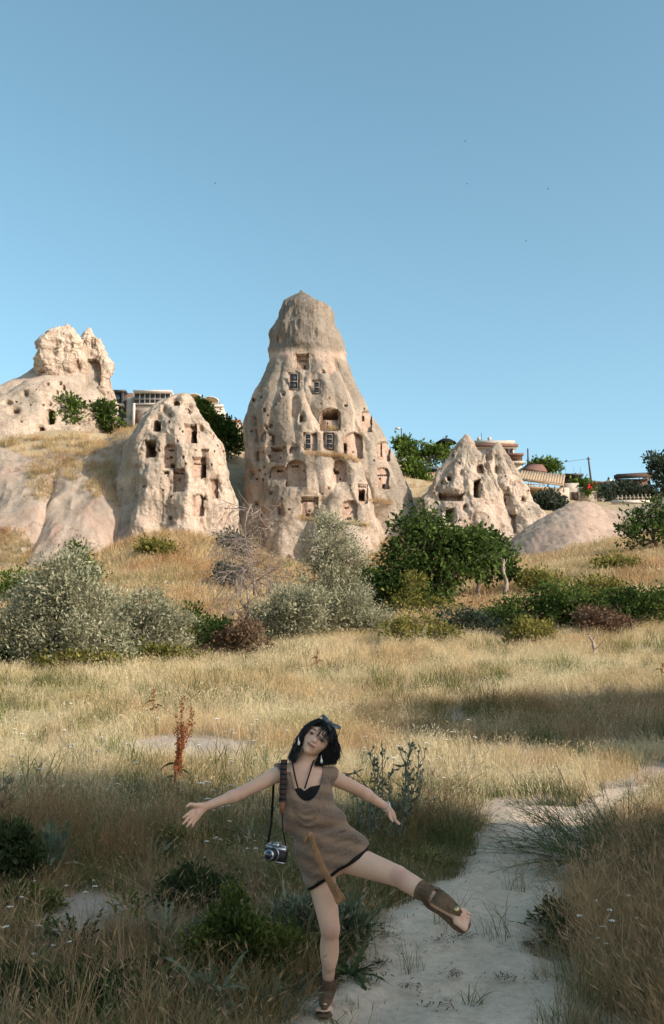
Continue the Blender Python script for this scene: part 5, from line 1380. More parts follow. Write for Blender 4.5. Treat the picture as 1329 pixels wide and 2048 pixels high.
def face_and_hair():
    for sx in (-1, 1):
        c = HL(sx * .155, .472, .395)
        m = MB(); m.ball(c, np.array([.078, .030, .038]) * HS, 14, 10, H_M); eye = m.build('eye', M_EYEW, person, smooth=True)
        m = MB(); m.ball(HL(sx * .155 - .005, .474, .424), np.array([.040, .034, .012]) * HS, 12, 8, H_M); m.build('iris', M_IRIS, eye, smooth=True)
        t = np.linspace(-1, 1, 9); m = MB()
        m.tube([HL(sx * .155 + .088 * x, .497 - .030 * x * x - .004 * x * sx, .432 - .045 * x * x) for x in t], np.interp(t, [-1, 0, 1], [.004, .013, .006]) * HS, 5)
        m.tube([HL(sx * .155 + .075 * x, .449 + .02 * x * x, .425 - .045 * x * x) for x in t], .004 * HS, 4)
        m.build('eyelash', M_HAIR, person, smooth=True)
        m = MB(); m.tube([HL(sx * (.155 + .10 * x), .583 + .014 * (1 - x * x) - .012 * (x > .5), .432 - .05 * max(x, 0) ** 2 - .03 * abs(x)) for x in t], np.interp(t, [-1, 0, 1], [.010, .013, .004]) * HS, 5)
        m.build('eyebrow', M_HAIR, person, smooth=True)
    # hair: a cap and many bent strands falling into a bob
    rng = np.random.default_rng(8)
    cen = HL(0, .60, -.07); RR = np.array([.41, .43, .49]) * HS
    S = SDF(cen - .15, cen + .15, .005); S.ell(cen, RR, H_M, .01)
    sl, P = S._sub(cen - .15, cen + .15); q = (P - H_O) @ H_M / HS
    hl = .66 - .75 * np.clip(.20 - q[..., 2], 0, .5) + .10 * np.clip(1 - np.abs(q[..., 0]) / .25, 0, 1)
    S.F[sl] = np.maximum(S.F[sl], ((hl - q[..., 1]) * HS).astype(np.float32)); V, Q = S.mesh()
    m = MB(); m.add(V, Q)
    def out(p, f=1.0):
        q = (p - cen) @ H_M; k = np.linalg.norm(q / (RR * f))
        return cen + (q / k) @ H_M.T if k < 1 else p
    GL = (np.array([(640, 1441, .0), (618, 1447, .0), (603, 1463, .0), (594, 1482, .01), (586, 1501, .015), (577, 1517, .01)], float),
          np.array([(640, 1444, -.06), (622, 1450, -.06), (608, 1464, -.055), (602, 1482, -.04), (597, 1503, -.035), (590, 1526, -.035)], float))
    GR = (np.array([(646, 1440, .0), (662, 1453, .0), (672, 1469, .0), (677, 1488, .01), (682, 1507, .015), (670, 1530, .01)], float),
          np.array([(648, 1444, -.06), (658, 1458, -.06), (660, 1475, -.05), (656, 1492, -.03), (645, 1510, -.015), (626, 1535, -.01)], float))
    GB = (np.array([(640, 1442, .09), (618, 1456, .12), (606, 1476, .12), (598, 1494, .11), (590, 1512, .09), (584, 1524, .06)], float),
          np.array([(648, 1442, .09), (668, 1460, .12), (672, 1480, .12), (670, 1500, .11), (660, 1518, .09), (640, 1537, .06)], float))
    tn = np.linspace(0, 5, 16)
    for (ga, gb), cnt, spread in ((GL, 520, .6), (GR, 820, .8), (GB, 700, .3)):
        for i in range(cnt):
            u = rng.uniform(0, 1); g = ga + (gb - ga) * u
            g = g + rng.normal(size=g.shape) * np.array([1.6, 1.2, .010]) * (2.6 if rng.uniform() < .14 else 1.0) * np.linspace(.5, 1, 6)[:, None]
            P = np.stack([np.interp(tn, range(6), g[:, k]) for k in range(3)], 1)
            for _ in range(3): P[1:-1] = (P[:-2] + 2 * P[1:-1] + P[2:]) / 4
            e_ = rng.uniform(.86, 1.04); P[-5:] = P[-6] + (P[-5:] - P[-6]) * e_
            if ga is GR[0] and rng.uniform() < .35: P[-5:, 0] += np.linspace(0, 1, 5) ** 1.5 * rng.uniform(-6, 18) * (1 - .5 * u); P[-5:, 1] -= np.linspace(0, 1, 5) ** 2 * rng.uniform(0, 12)
            pts = [B3(*p) for p in P]; pts = [out(p, 1.01 + .05 * (i % 5) / 5) for p in pts]
            m.tube(pts, np.interp(np.arange(16), [0, 11, 15], [.0018, .0018, .0005]), 3, False)
    for i in range(64):        # wispy fringe
        x = rng.uniform(-.10, .30); L = rng.uniform(.20, .36) * (1 - .45 * abs(x - .05) / .3)
        pts = [HL(x * .5, .97, .15)]
        for k in range(1, 9):
            t = k / 8; pts.append(HL(x * (.5 + .75 * t) + .02 * math.sin(3 * t + i), .97 - (.25 + L) * t ** 1.15, .15 + .36 * math.sin(min(t * 1.25, 1.35)) - .03 * t))
        pts = [out(p, 1.015) if (p - H_O) @ H_UP / HS > .72 else p for p in pts]
        m.tube(pts, np.linspace(.0016, .0005, 9), 3, False)
    for i in range(20):         # strands beside the cheeks
        s = -1 if i % 2 else 1
        pts = [HL(s * .33, .86, .12)]
        for k in range(1, 10):
            t = k / 9; b = HL(s * (.33 + .10 * math.sin(t * 2.4)), .86 - .62 * t, .12 + .10 * math.sin(t * 3) + .02 * rng.normal()); b = b + np.array([0, 0, -.02]) * t * t; pts.append(out(b, 1.02))
        m.tube(pts, np.linspace(.0018, .0007, 10), 3, False)
    m.build('hair', M_HAIR, person, smooth=True)
    for (px, py, d) in ((597.5, 1483, -.09), (643, 1519, -.09)):     # shell earrings
        m = MB(); a = B3(px, py - 9, d); b = B3(px, py + 4, d)
        m.tube([a, b], .0012, 4); m.ball(B3(px, py - 3, d), (.0035, .0035, .0035), 8, 6); m.ball(B3(px + .5, py + 3, d), (.0065, .005, .012), 9, 7)
        m.build('earring', M_PEARL, person, smooth=True)
face_and_hair()

def sandal(an, kn, fd, fs, fn, ball, toe_end, seed, sole_pts):
    rng = np.random.default_rng(seed)
    e = empty('sandal', an - np.array(person.location)); e.parent = person
    P = np.array(sole_pts)
    m = MB(); m.poly_prism(P, -fn * .012); sole = m.build('sole', M_SUEDE, e)
    up = unit(kn - an); L = .085
    # ankle cuff
    m = MB(); t = np.linspace(0, 1, 6)
    m.tube([an + up * (.012 + L * a) for a in t], [.043, .042, .042, .0435, .0455, .048], 18, False); m.build('cuff', M_SUEDE, e, smooth=True)
    m = MB(); ax = unit(np.cross(up, FRONT)); ay = np.cross(ax, up)
    for k in range(46):     # fringe hanging from the cuff
        a = rng.uniform(0, 2 * math.pi); o = ax * math.cos(a) + ay * math.sin(a); h = rng.uniform(.035, .095)
        p0 = an + up * h + o * .0465; ln = rng.uniform(.03, .055)
        pts = [p0, p0 - up * ln * .5 + o * .006 + rng.normal(size=3) * .003, p0 - up * ln + o * rng.uniform(.003, .016) + rng.normal(size=3) * .004]
        m.strip(pts, [.005, .0045, .003], np.cross(up, o))
    m.build('fringe', M_SUEDE, e)
    # tongue over the instep and strap to the toes
    m = MB(); c = [an + fn * .036 + up * .01, an + (ball - an) * .35 + fn * .040, an + (ball - an) * .7 + fn * .033, ball + fn * .027 + fd * .006]
    for q in np.linspace(-.9, .9, 10):
        m.tube([p + fs * q * w - fn * .010 * q * q for p, w in zip(c, (.042, .038, .030, .010))], [.006, .006, .006, .005], 6)
    m.build('strap', M_SUEDE, e, smooth=True)
    m = MB(); cb = an + (ball - an) * .84 + fn * .037; n = 16; a = np.arange(n) * 2 * math.pi / n
    m.poly_prism([cb + (fs * math.cos(x) + fd * math.sin(x)) * .014 for x in a], fn * .006); m.ball(cb + fn * .005, .006, 8, 6); m.build('button', M_GOLD, e)
def sole_outline(heel, ball, fd, fs, fn, toeL, drop):
    prof = [(-.042, .0), (-.036, .026), (-.01, .033), (.05, .028), (.11, .034), (.155, .043), (.19, .043), (.212, .034), (.222, .015)]
    L = np.linalg.norm(ball - heel); k = (L + toeL) / .222
    a = [heel + fd * (x * k if x > 0 else x) + fs * y - fn * drop for x, y in prof]; b = [heel + fd * (x * k if x > 0 else x) - fs * y - fn * drop for x, y in prof[::-1]]
    return a + b
_heel = np.array([AN_A[0] + .004, AN_A[1] + .02, F_Z + .030]); _ball = np.array([AN_A[0] - .018, AN_A[1] - .135, F_Z + .026])
_fd = unit(np.array([_ball[0] - _heel[0], _ball[1] - _heel[1], 0])); _fs = np.array([-_fd[1], _fd[0], 0.]); _fn = np.array([0, 0, 1.])
sandal(AN_A, KN_A, _fd, _fs, unit(np.array([0, -.75, .66])), _ball, None, 1, sole_outline(np.array([_heel[0], _heel[1], F_Z + .014]), np.array([_ball[0], _ball[1], F_Z + .014]), _fd, _fs, _fn, .056, 0))
_fd = unit(TOE_B - AN_B); _fl = np.linalg.norm(TOE_B - AN_B); _fs = unit(np.cross(_fd, np.array([.30, -.86, .40]))); _fs = _fs if _fs[2] > 0 else -_fs; _fn = np.cross(_fs, _fd); _fn = _fn if _fn[1] < 0 else -_fn
_ball = AN_B + _fd * _fl * .68
sandal(AN_B, KN_B, _fd, _fs, _fn, _ball, None, 2, sole_outline(AN_B - _fn * .03 - _fd * .01, _ball - _fn * .03, _fd, _fs, _fn, .062, .026))

# wrist band
m = MB(); _a = B3(773, 1613, .258); _ax = unit(WR_B - EL_B); _u = unit(np.cross(_ax, [0, 0, 1.])); _v = np.cross(_ax, _u)
m.tube([_a + .026 * (math.cos(x) * _u + math.sin(x) * _v) for x in np.linspace(0, 2 * math.pi, 21)], .0028, 5, False); m.build('bracelet', M_PEARL, person, smooth=True)

# sunglasses pushed up into the hair
def sunglasses():
    c = HL(0.06, .965, .19); e = empty('sunglasses', c, 'grey tinted sunglasses pushed up into the black hair', 'sunglasses')
    g = NT('tinted_lens'); g.pbsdf((.06, .075, .09), .12, None, .5); rim = M_plain('grey_rim', (.09, .10, .11), .35, .5)
    nrm = unit(H_UP * .75 + H_F * .65); upv = unit(H_UP - nrm * (H_UP @ nrm)); upv = unit(np.cross(nrm, H_R))
    upv = upv if upv @ H_UP > 0 else -upv
    for sx in (-1, 1):
        cc = c + H_R * sx * .032 + nrm * .012; a = np.linspace(0, 2 * math.pi, 19)[:-1]
        P = [cc + H_R * (.026 * math.cos(x) + sx * .006 * max(0, math.sin(x))) + upv * (.017 * math.sin(x) + .008 * sx * math.cos(x)) for x in a]
        m = MB(); m.poly_prism(P, nrm * .002); m.build('lens', g.m, e)
        m = MB(); m.tube(P + [P[0]], .0024, 5, False); m.build('rim', rim, e, smooth=True)
        m = MB(); m.tube([cc + H_R * sx * .028, cc + H_R * sx * .036 - H_UP * .04 - H_F * .04, cc + H_R * sx * .034 - H_UP * .075 - H_F * .09], .0022, 5); m.build('temple', rim, e, smooth=True)
    m = MB(); m.tube([c - H_R * .008 + nrm * .013, c + nrm * .017, c + H_R * .008 + nrm * .013], .0024, 5); m.build('bridge', rim, e, smooth=True)
sunglasses()

# film camera hanging from the shoulder
def hanging_camera():
    c = B3(553, 1705, -.04); e = empty('film_camera', c, 'black and silver film camera hanging by a woven shoulder strap', 'camera')
    blk = M_plain('black_leatherette', (.015, .015, .016), .6, .4, var=.3, scale=200); slv = M_plain('camera_silver', (.42, .43, .45), .3, .5, .9)
    th = math.radians(8); R = np.array([[math.cos(th), 0, math.sin(th)], [0, 1, 0], [-math.sin(th), 0, math.cos(th)]]); Rz = math.radians(-22)
    R = R @ np.array([[math.cos(Rz), -math.sin(Rz), 0], [math.sin(Rz), math.cos(Rz), 0], [0, 0, 1]])
    def q(x, y, z): return c + R @ np.array([x, y, z])
    m = MB(); m.box(q(0, 0, -.012), (.112, .034, .052), rot=R); m.build('body', blk, e)
    m = MB(); m.box(q(0, 0, .022), (.112, .033, .016), rot=R); m.box(q(0, -.0, -.041), (.112, .033, .006), rot=R); m.build('top_plate', slv, e)
    m = MB(); m.add(np.array([q(x, y, z) for x, y, z in [(-.022, -.02, .03), (.022, -.02, .03), (.022, .017, .03), (-.022, .017, .03), (-.012, -.016, .05), (.012, -.016, .05), (.012, .014, .05), (-.012, .014, .05)]]), [[0, 1, 5, 4], [1, 2, 6, 5], [2, 3, 7, 6], [3, 0, 4, 7], [4, 5, 6, 7], [3, 2, 1, 0]]); m.build('prism', slv, e)
    m = MB(); m.tube([q(-.008, -.016, -.008), q(-.008, -.036, -.008), q(-.008, -.0361, -.008), q(-.008, -.068, -.008)], [.031, .031, .028, .028], 20); lens = m.build('lens', blk, e, smooth=False)
    g = NT('front_glass'); g.pbsdf((.02, .02, .03), .04, None, .8)
    m = MB(); m.tube([q(-.008, -.0685, -.008), q(-.008, -.0700, -.008)], .020, 18); m.build('glass', g.m, lens)
    m = MB(); m.tube([q(-.008, -.0681, -.008), q(-.008, -.0695, -.008)], .0275, 18); m.tube([q(-.008, -.017, -.008), q(-.008, -.021, -.008)], .034, 20); m.build('ring', slv, lens)
    for x, r in ((-.043, .010), (.043, .012), (.028, .006)):
        m = MB(); m.tube([q(x, 0, .030), q(x, 0, .040)], r, 12); m.build('dial', slv, e)
    # strap: woven band over the shoulder, thin cords below
    wov = NT('woven_strap'); co = wov.objco(); w = wov.n('TexWave', wave_type='BANDS', bands_direction='Z'); wov.l(co, w.inputs['Vector']); w.inputs['Scale'].default_value = 13; w.inputs['Distortion'].default_value = .6
    nz_ = wov.noise(co, 120, 2)
    cc = wov.ramp(w.outputs['Fac'], [(0, (.015, .015, .015)), (.3, (.02, .05, .10)), (.5, (.16, .10, .05)), (.7, (.025, .02, .02)), (.85, (.14, .045, .03)), (1, (.10, .12, .10))], 'CONSTANT')
    wov.pbsdf(wov.mix(wov.rng(nz_, .4, .6, 0, .6), cc, (.02, .02, .02)), .9, None, .1)
    P = np.array([B3(570, 1519, .06), B3(569, 1519, -.02), B3(567.5, 1535, -.075), B3(567, 1560, -.09), B3(566, 1585, -.10), B3(565, 1606, -.10)])
    t = np.linspace(0, 5, 22); Q = np.stack([np.interp(t, range(6), P[:, k]) for k in range(3)], 1)
    m = MB(); m.strip(Q, .034, unit(np.array([1, -.12, .04]))); o = m.build('strap', wov.m, e)
    md = o.modifiers.new('thickness', 'SOLIDIFY'); md.thickness = .003
    m = MB(); m.strip([B3(565, 1604, -.1015), B3(564.5, 1628, -.10)], [.034, .018], unit(np.array([1, -.12, .04]))); o = m.build('strap_end', M_plain('strap_leather', (.22, .09, .04), .6, .3), e)
    md = o.modifiers.new('thickness', 'SOLIDIFY'); md.thickness = .004
    m = MB(); m.strip([B3(565, 1626, -.099), B3(566, 1660, -.08), q(.054, 0, .026)], .006, np.array([1., 0, 0])); m.strip([B3(548, 1560, .045), B3(546, 1600, .03), B3(543, 1650, -.02), q(-.054, 0, .026)], .012, np.array([1., .1, 0])); o = m.build('cord', M_BLACK, e)
    md = o.modifiers.new('thickness', 'SOLIDIFY'); md.thickness = .002
hanging_camera()
# ------------------------------------------------------------------ houses and terraces on the skyline
M_CREAM = M_plain('cream_render', (.47, .40, .32), .9, .1, var=.1, scale=1.5, bump=.01)
M_WHITE = M_plain('white_paint', (.52, .48, .43), .7, .2, var=.06, scale=2)
M_BROWNW = M_plain('brown_wall', (.15, .105, .08), .9, .1, var=.2, scale=2)
M_CANVAS = M_plain('tan_canvas', (.55, .42, .27), .9, .1, var=.1, scale=3)
M_STONE = M_plain('terrace_stone', (.42, .36, .29), .95, .1, var=.25, scale=2.5, bump=.05)
M_SLAT = M_plain('pale_slat', (.38, .28, .18), .85, .2, var=.25, scale=4)
M_METAL = M_plain('dark_metal', (.05, .05, .055), .5, .4)
M_ROOF = M_plain('red_brown_roof', (.20, .11, .085), .9, .1, var=.25, scale=3)
M_BLUEC = M_plain('blue_canvas', (.035, .06, .10), .8, .2); M_BLACKC = M_plain('black_canvas', (.012, .013, .014), .8, .2)

def R2(px0, py0, px1, py1, Y):
    a = W(px0, py0, Y); b = W(px1, py1, Y); return min(a[0], b[0]), max(a[0], b[0]), min(a[2], b[2]), max(a[2], b[2])
def boxpx(m, px0, py0, px1, py1, Y, depth):
    x0, x1, z0, z1 = R2(px0, py0, px1, py1, Y); m.box(((x0 + x1) / 2, Y + depth / 2, (z0 + z1) / 2), (x1 - x0, depth, z1 - z0))
def part(name, mat, parent, rects, Y, depth):
    m = MB()
    for r in rects: boxpx(m, *r, Y, depth)
    return m.build(name, mat, parent)
def house(label, px, py, Y, name='house', cat='house'):
    b = W(px, py, Y); return empty(name, b, label, cat)

# house with the glazed gallery
h = house('cream house with a long glazed gallery above the domed rock', 300, 850, 116)
part('wall', M_CREAM, h, [(268, 808, 345, 862)], 116, 7); part('ledge', M_WHITE, h, [(266, 806, 347, 809)], 115.7, .3)
part('roof', M_WHITE, h, [(267, 780, 344, 783.5)], 115.6, 7.6)
part('gallery_wall', M_BROWNW, h, [(270, 783.5, 341, 806)], 116.8, 6)
for k in range(7):
    w = part('window', M_GLASS, h, [(270 + k * 10.2, 785, 279.4 + k * 10.2, 805)], 116.3, .06)
    part('frame', M_WHITE, w, [(279.5 + k * 10.2, 784, 280.2 + k * 10.2, 806)], 116.2, .12)
part('rail', M_WHITE, h, [(270, 797.5, 341, 798.3)], 116.1, .08)
part('door', M_DARKWOOD, h, [(271, 820, 281, 846)], 115.9, .2); part('pilaster', M_WHITE, h, [(266, 806, 269, 850)], 115.6, .5)
m = MB(); a = np.linspace(0, math.pi, 9); cx = W(294, 834, 115.85)
m.poly_prism([cx + np.array([.5 * math.cos(t), 0, .7 * math.sin(t)]) for t in a] + [cx + [-.5, 0, -.9], cx + [.5, 0, -.9]], [0, .2, 0]); m.build('arched_window', M_GLASS, h)
# dark house
h = house('dark brown house with a glazed corner right of the castle rock', 245, 850, 118)
part('wall', M_BROWNW, h, [(240, 786, 268, 850)], 118.6, 6); part('roof', M_METAL, h, [(224, 779.5, 252, 783)], 117.6, 6)
part('post', M_METAL, h, [(224, 783, 226.5, 842)], 117.7, .3); part('post', M_METAL, h, [(243, 783, 246, 842)], 117.7, .3)
for k, (a, b) in enumerate(((787, 806), (815, 840))): 
    w = part('window', M_GLASS, h, [(227, a, 242.5, b)], 117.9, .1); part('frame', M_METAL, w, [(226.8, b, 243, b + 1.5)], 117.8, .3)
part('floor_slab', M_CREAM, h, [(222, 807, 247, 812)], 117.5, 5); part('side_wall', M_CREAM, h, [(254, 795, 267, 850)], 117.9, .6)
part('balcony', M_STONE, h, [(240, 836, 268, 850)], 116.9, 1.0)
# pavilion with arched awnings
h = house('cream terrace house with two arched awnings behind the domed rock', 420, 850, 119)
part('wall', M_CREAM, h, [(392, 812, 446, 850)], 119, 5); part('parapet', M_WHITE, h, [(403, 809, 447, 813)], 118.8, .4)
for (a, b, t, bt) in ((370, 404, 787, 812), (406, 437, 793, 812)):
    m = MB(); x = np.linspace(a, b, 11); P = np.array([W(q, t + 6 * ((q - (a + b) / 2) / ((b - a) / 2)) ** 2, 119.2) for q in x])
    for dy in (0,):
        V = np.vstack([P, P + [0, 3, 0], P + [0, 0, -.14], P + [0, 3, -.14]]); n = 11; j = np.arange(n - 1)
        m.add(V, np.vstack([np.stack([j, j + 1, n + j + 1, n + j], -1), np.stack([2 * n + j, 3 * n + j, 3 * n + j + 1, 2 * n + j + 1], -1), np.stack([j, 2 * n + j, 2 * n + j + 1, j + 1], -1), np.stack([n + j, n + j + 1, 3 * n + j + 1, 3 * n + j], -1)]))
    aw = m.build('awning', M_CANVAS, h)
    m = MB(); m.tube(P + [0, -.03, -.05], .09, 5); m.build('awning_edge', M_WHITE, aw)
    for q in (a, b): part('post', M_WHITE, h, [(q - .7, t + 5, q + .7, bt)], 119.3, .12)
part('rail', M_WHITE, h, [(404, 806, 437, 806.7)], 118.9, .06)
# house behind the twin peaks
h = house('pale flat roofed house standing behind the twin peaks', 990, 920, 118)
part('wall', M_WHITE, h, [(945, 893, 1030, 940)], 118, 7); part('roof', M_ROOF, h, [(940, 887.5, 1037, 892.5)], 117.2, 8.5); part('parapet', M_CREAM, h, [(950, 881, 1030, 887.5)], 118.3, 6.5)
part('eave', M_WHITE, h, [(942, 892.6, 1036, 894.5)], 117.5, 8)
for q in (956, 977): part('chimney', M_CREAM, h, [(q, 874, q + 6, 881)], 119, .6)
for q in (1012, 1021): w = part('window', M_GLASS, h, [(q, 898, q + 6, 907)], 117.9, .15); part('sill', M_CREAM, w, [(q - 1, 907, q + 7, 908.3)], 117.8, .3)
# annexe with dark balcony
h = house('dark balcony annexe below the pale house right of the peaks', 1030, 940, 115)
part('wall', M_WHITE, h, [(1012, 925, 1045, 955)], 115, 4); part('roof', M_ROOF, h, [(1010, 906, 1048, 910)], 114.2, 5); part('back_wall', M_BROWNW, h, [(1014, 910, 1044, 925)], 116, 3); part('slab', M_STONE, h, [(1010, 922, 1050, 926)], 114.3, 5)
for q in (1014, 1029, 1043): part('post', M_DARKWOOD, h, [(q, 910, q + 1.6, 922)], 114.4, .2)
part('rail', M_DARKWOOD, h, [(1012, 916, 1046, 917)], 114.35, .1)
# terrace roofs
h = house('red brown awning roof above the slatted terrace', 1068, 945, 113, 'awning', 'awning')
m = MB(); P = [W(1044, 937, 112), W(1094, 940, 112), W(1086, 928.5, 115.5), W(1056, 927, 115.5)]; m.poly_prism(P, [0, 0, -.25]); m.build('roof', M_ROOF, h)
for q in (1047, 1070, 1090): part('post', M_DARKWOOD, h, [(q, 938, q + 1.4, 960)], 112.3, .12)
h = house('slatted wooden pergola over the hillside terrace', 1085, 975, 108, 'pergola', 'pergola')
F0, F1, B0, B1 = W(1036, 955, 106), W(1128, 967, 106), W(1042, 940, 112), W(1131, 949, 112)
for k in range(17):
    t = (k + .5) / 17; a = F0 + (F1 - F0) * t; b = B0 + (B1 - B0) * t; m = MB(); d = (b - a); n = np.array([.16, 0, 0]); m.poly_prism([a - n, a + n, b + n, b - n], [0, 0, -.09]); m.build('slat', M_SLAT, h)
for (a, b) in ((F0, F1), (B0, B1)): m = MB(); m.tube([a + [0, 0, -.2], b + [0, 0, -.2]], .11, 4); m.build('beam', M_WOOD, h)
for q, top in ((1038, 957), (1062, 960), (1086, 963), (1110, 966), (1127, 968)): part('post', M_WOOD, h, [(q, top, q + 2, 985)], 106, .15)
h = house('wooden deck with crossed railing under the pergola', 1068, 985, 106, 'deck', 'deck')
part('floor', M_WOOD, h, [(1040, 974, 1100, 977)], 105.2, 5); 
for y in (961, 968): part('rail', M_WOOD, h, [(1046, y, 1090, y + 1.3)], 105.2, .1)
for q in (1046, 1057, 1068, 1079, 1089): part('post', M_WOOD, h, [(q, 959, q + 1.4, 975)], 105.25, .12)
for q in (1048, 1064, 1082): part('stilt', M_DARKWOOD, h, [(q, 977, q + 2, 992)], 106, .2)
h = house('dark wooden shack beside the pergola', 1150, 965, 116, 'shack', 'shack')
part('wall', M_DARKWOOD, h, [(1134, 951, 1164, 975)], 116, 3); part('roof', M_METAL, h, [(1130, 947, 1168, 950.8)], 115.4, 4.5)
for q in (1117, 1132, 1148, 1161):
    o = part('fence_post', M_METAL, None, [(q, 934, q + 1, 952)], 116.8 + (q - 1117) * .01, .08); tag(o, {1117: 'first thin fence post right of the pergola roof', 1132: 'thin fence post above the shack roof corner', 1148: 'thin fence post above the middle of the shack', 1161: 'last thin fence post at the shack end'}[q], 'fence post', 'fence posts on the skyline')
h = house('stepped stone terrace wall with planted ledges', 1165, 1000, 112, 'terrace_wall', 'wall')
for k, r in enumerate(((1098, 975, 1140, 1005), (1128, 966, 1160, 1005), (1158, 976, 1195, 1010), (1190, 984, 1210, 1012))): part('wall_block', M_STONE, h, [r], 111 + k * .35, 2.5)
part('opening', M_DARKWOOD, h, [(1144, 984, 1158, 1000)], 111.2, .3); part('coping', M_WHITE, h, [(1157, 974, 1196, 976.5)], 111.6, .6)
h = house('flat dark pergola roof at the right of the skyline', 1268, 985, 118, 'pergola', 'pergola')
m = MB(); m.poly_prism([W(1228, 951, 116), W(1303, 947, 116), W(1308, 944, 120), W(1234, 948, 120)], [0, 0, -.45]); m.build('roof', M_DARKWOOD, h)
for q in (1232, 1256, 1280, 1300): part('post', M_DARKWOOD, h, [(q, 951, q + 1.6, 985)], 116.3, .15)
part('back_wall', M_BROWNW, h, [(1232, 958, 1303, 990)], 119.8, .4); part('window', M_WHITE, h, [(1286, 952, 1303, 957)], 119.4, .2)
h = house('low pale house between the stone terrace and the dark hedge', 1210, 985, 121)
part('wall', M_WHITE, h, [(1190, 965, 1232, 990)], 121, 4); part('roof', M_CREAM, h, [(1188, 962, 1236, 965.5)], 120.4, 5); part('chimney', M_WHITE, h, [(1216, 958, 1224, 962)], 122, .6); part('window', M_GLASS, h, [(1200, 969, 1210, 976)], 120.9, .2)
o = part('picnic_wall', M_WHITE, None, [(1225, 1000, 1300, 1006)], 107, .4); o.name = 'low_wall'; tag(o, 'low pale wall below the dark hedge beside the sand hill', 'wall')
h = house('white slatted garden fence on the ridge beside the sand hill', 1270, 1003, 106, 'garden_fence', 'fence')
for q in range(9): part('picket', M_CREAM, h, [(1236 + q * 8, 991 - q * .4, 1237.6 + q * 8, 1002 - q * .4)], 106, .1)
part('rail', M_CREAM, h, [(1235, 994, 1303, 995)], 106.1, .08)
# wall right behind the cone, poles, lamps
h = house('pale hut corner peeping out behind the tall cone', 455, 850, 124)
part('wall', M_CREAM, h, [(440, 842, 480, 858)], 124, 3); part('roof', M_ROOF, h, [(438, 839, 482, 842)], 123.5, 4)
def pole(name, label, pts, r, mat, Y, cat, extra=None):
    e = empty(name, W(pts[0][0], pts[0][1], Y), label, cat); m = MB(); m.tube([W(a, b, Y) for a, b in pts], np.linspace(r, r * .7, len(pts)), 6); m.build('pole', mat, e, smooth=True)
    if extra: extra(e, Y)
    return e
def lamp_head(e, Y):
    m = MB(); m.tube([W(803, 857, Y), W(799, 855.5, Y), W(796, 856, Y)], .06, 5); m.build('arm', M_METAL, e); m = MB(); m.box(W(796, 857, Y), (.6, .3, .18)); m.build('lamp_head', M_WHITE, e)
pole('street_lamp', 'thin street lamp on the skyline right of the tall cone', [(805, 900), (804, 880), (803, 857)], .09, M_METAL, 116, 'street lamp', lamp_head)
pole('utility_pole', 'dark wooden pole beside the street lamp', [(807, 905), (807, 872)], .13, M_DARKWOOD, 117, 'utility pole')
pole('utility_pole', 'leaning utility pole on the skyline right of the pergola', [(1184, 972), (1180, 940), (1177, 914)], .13, M_DARKWOOD, 118, 'utility pole', lambda e, Y: part('crossarm', M_DARKWOOD, e, [(1174, 917, 1181, 918.5)], Y, .15))
pole('utility_pole', 'short dark pole right of the pale house', [(1057, 930), (1056, 897)], .12, M_METAL, 117, 'utility pole')
pole('antenna', 'thin roof antenna on the pale house', [(963, 884), (963, 866)], .05, M_METAL, 119, 'antenna')
for k, (a, b, sag, lab) in enumerate((((1092, 926), (1177, 917), 1.5, 'thin overhead wire running to the leaning utility pole'), ((800, 884), (740, 872), 2, 'thin overhead wire from the dark pole behind the cone'), ((422, 846), (500, 852), 1.5, 'thin overhead wire between domed rock and tall cone'))):
    t = np.linspace(0, 1, 12); m = MB(); m.tube([W(a[0] + (b[0] - a[0]) * q, a[1] + (b[1] - a[1]) * q + sag * math.sin(math.pi * q), 118) for q in t], .022, 3); o = m.build('overhead_wire', M_METAL, None); tag(o, lab, 'wire')
def parasol(label, px, py, w, h_, Y, mat, base_py):
    e = empty('parasol', W(px, base_py, Y), label, 'parasol', 'parasols on the terraces'); m = MB(); n = 10; top = W(px, py - h_ / 2, Y); r = w / 2 * Y / FPX; hh = h_ * Y / FPX
    a = np.arange(n) * 2 * math.pi / n; V = [top] + [top + [r * .5 * math.cos(x), r * .5 * math.sin(x), -hh * .3] for x in a] + [top + [r * math.cos(x), r * math.sin(x), -hh * .85] for x in a] + [top + [r * math.cos(x), r * math.sin(x), -hh] for x in a]
    j = np.arange(n); k = (j + 1) % n
    m.add(np.array(V), np.vstack([np.stack([1 + j, 1 + n + j, 1 + n + k, 1 + k], -1), np.stack([1 + n + j, 1 + 2 * n + j, 1 + 2 * n + k, 1 + n + k], -1)]), np.stack([0 * j, 1 + j, 1 + k], -1)); m.build('canopy', mat, e)
    m = MB(); m.tube([W(px, base_py, Y), top + [0, 0, .15]], .05, 6); m.build('pole', M_METAL, e)
parasol('black parasol on the skyline above the leafy trees', 892, 882, 44, 12, 112, M_BLACKC, 915)
parasol('dark blue parasol below the leafy trees', 857, 936, 40, 11, 106, M_BLUEC, 965)
parasol('white parasol beside the right flank of the tall cone', 812, 920, 30, 10, 108, M_WHITE, 950)
# red flowers on the stone terrace
m = MB(); rr = np.random.default_rng(4)
for k in range(16): c = W(1181 + rr.normal() * 5, 973 + rr.normal() * 4, 111 + rr.normal() * .3); m.ball(c, .13, 5, 4)
e = empty('flower_bush', W(1181, 985, 111), 'red flowering bush on the stone terrace', 'bush'); m.build('flowers', M_plain('red_petals', (.45, .03, .03), .7, .2), e)
C_, o_, cl_ = crown_points([(W(1180, 976, 111), np.array([.7, .5, .6]))], 30, 20, .2, rr); V_, Q_, v_ = leaf_quads(C_, o_, .25, .5, rr); child('leaves', V_, Q_, L_GREEN, e, smooth=False, attrs={'v': v_})
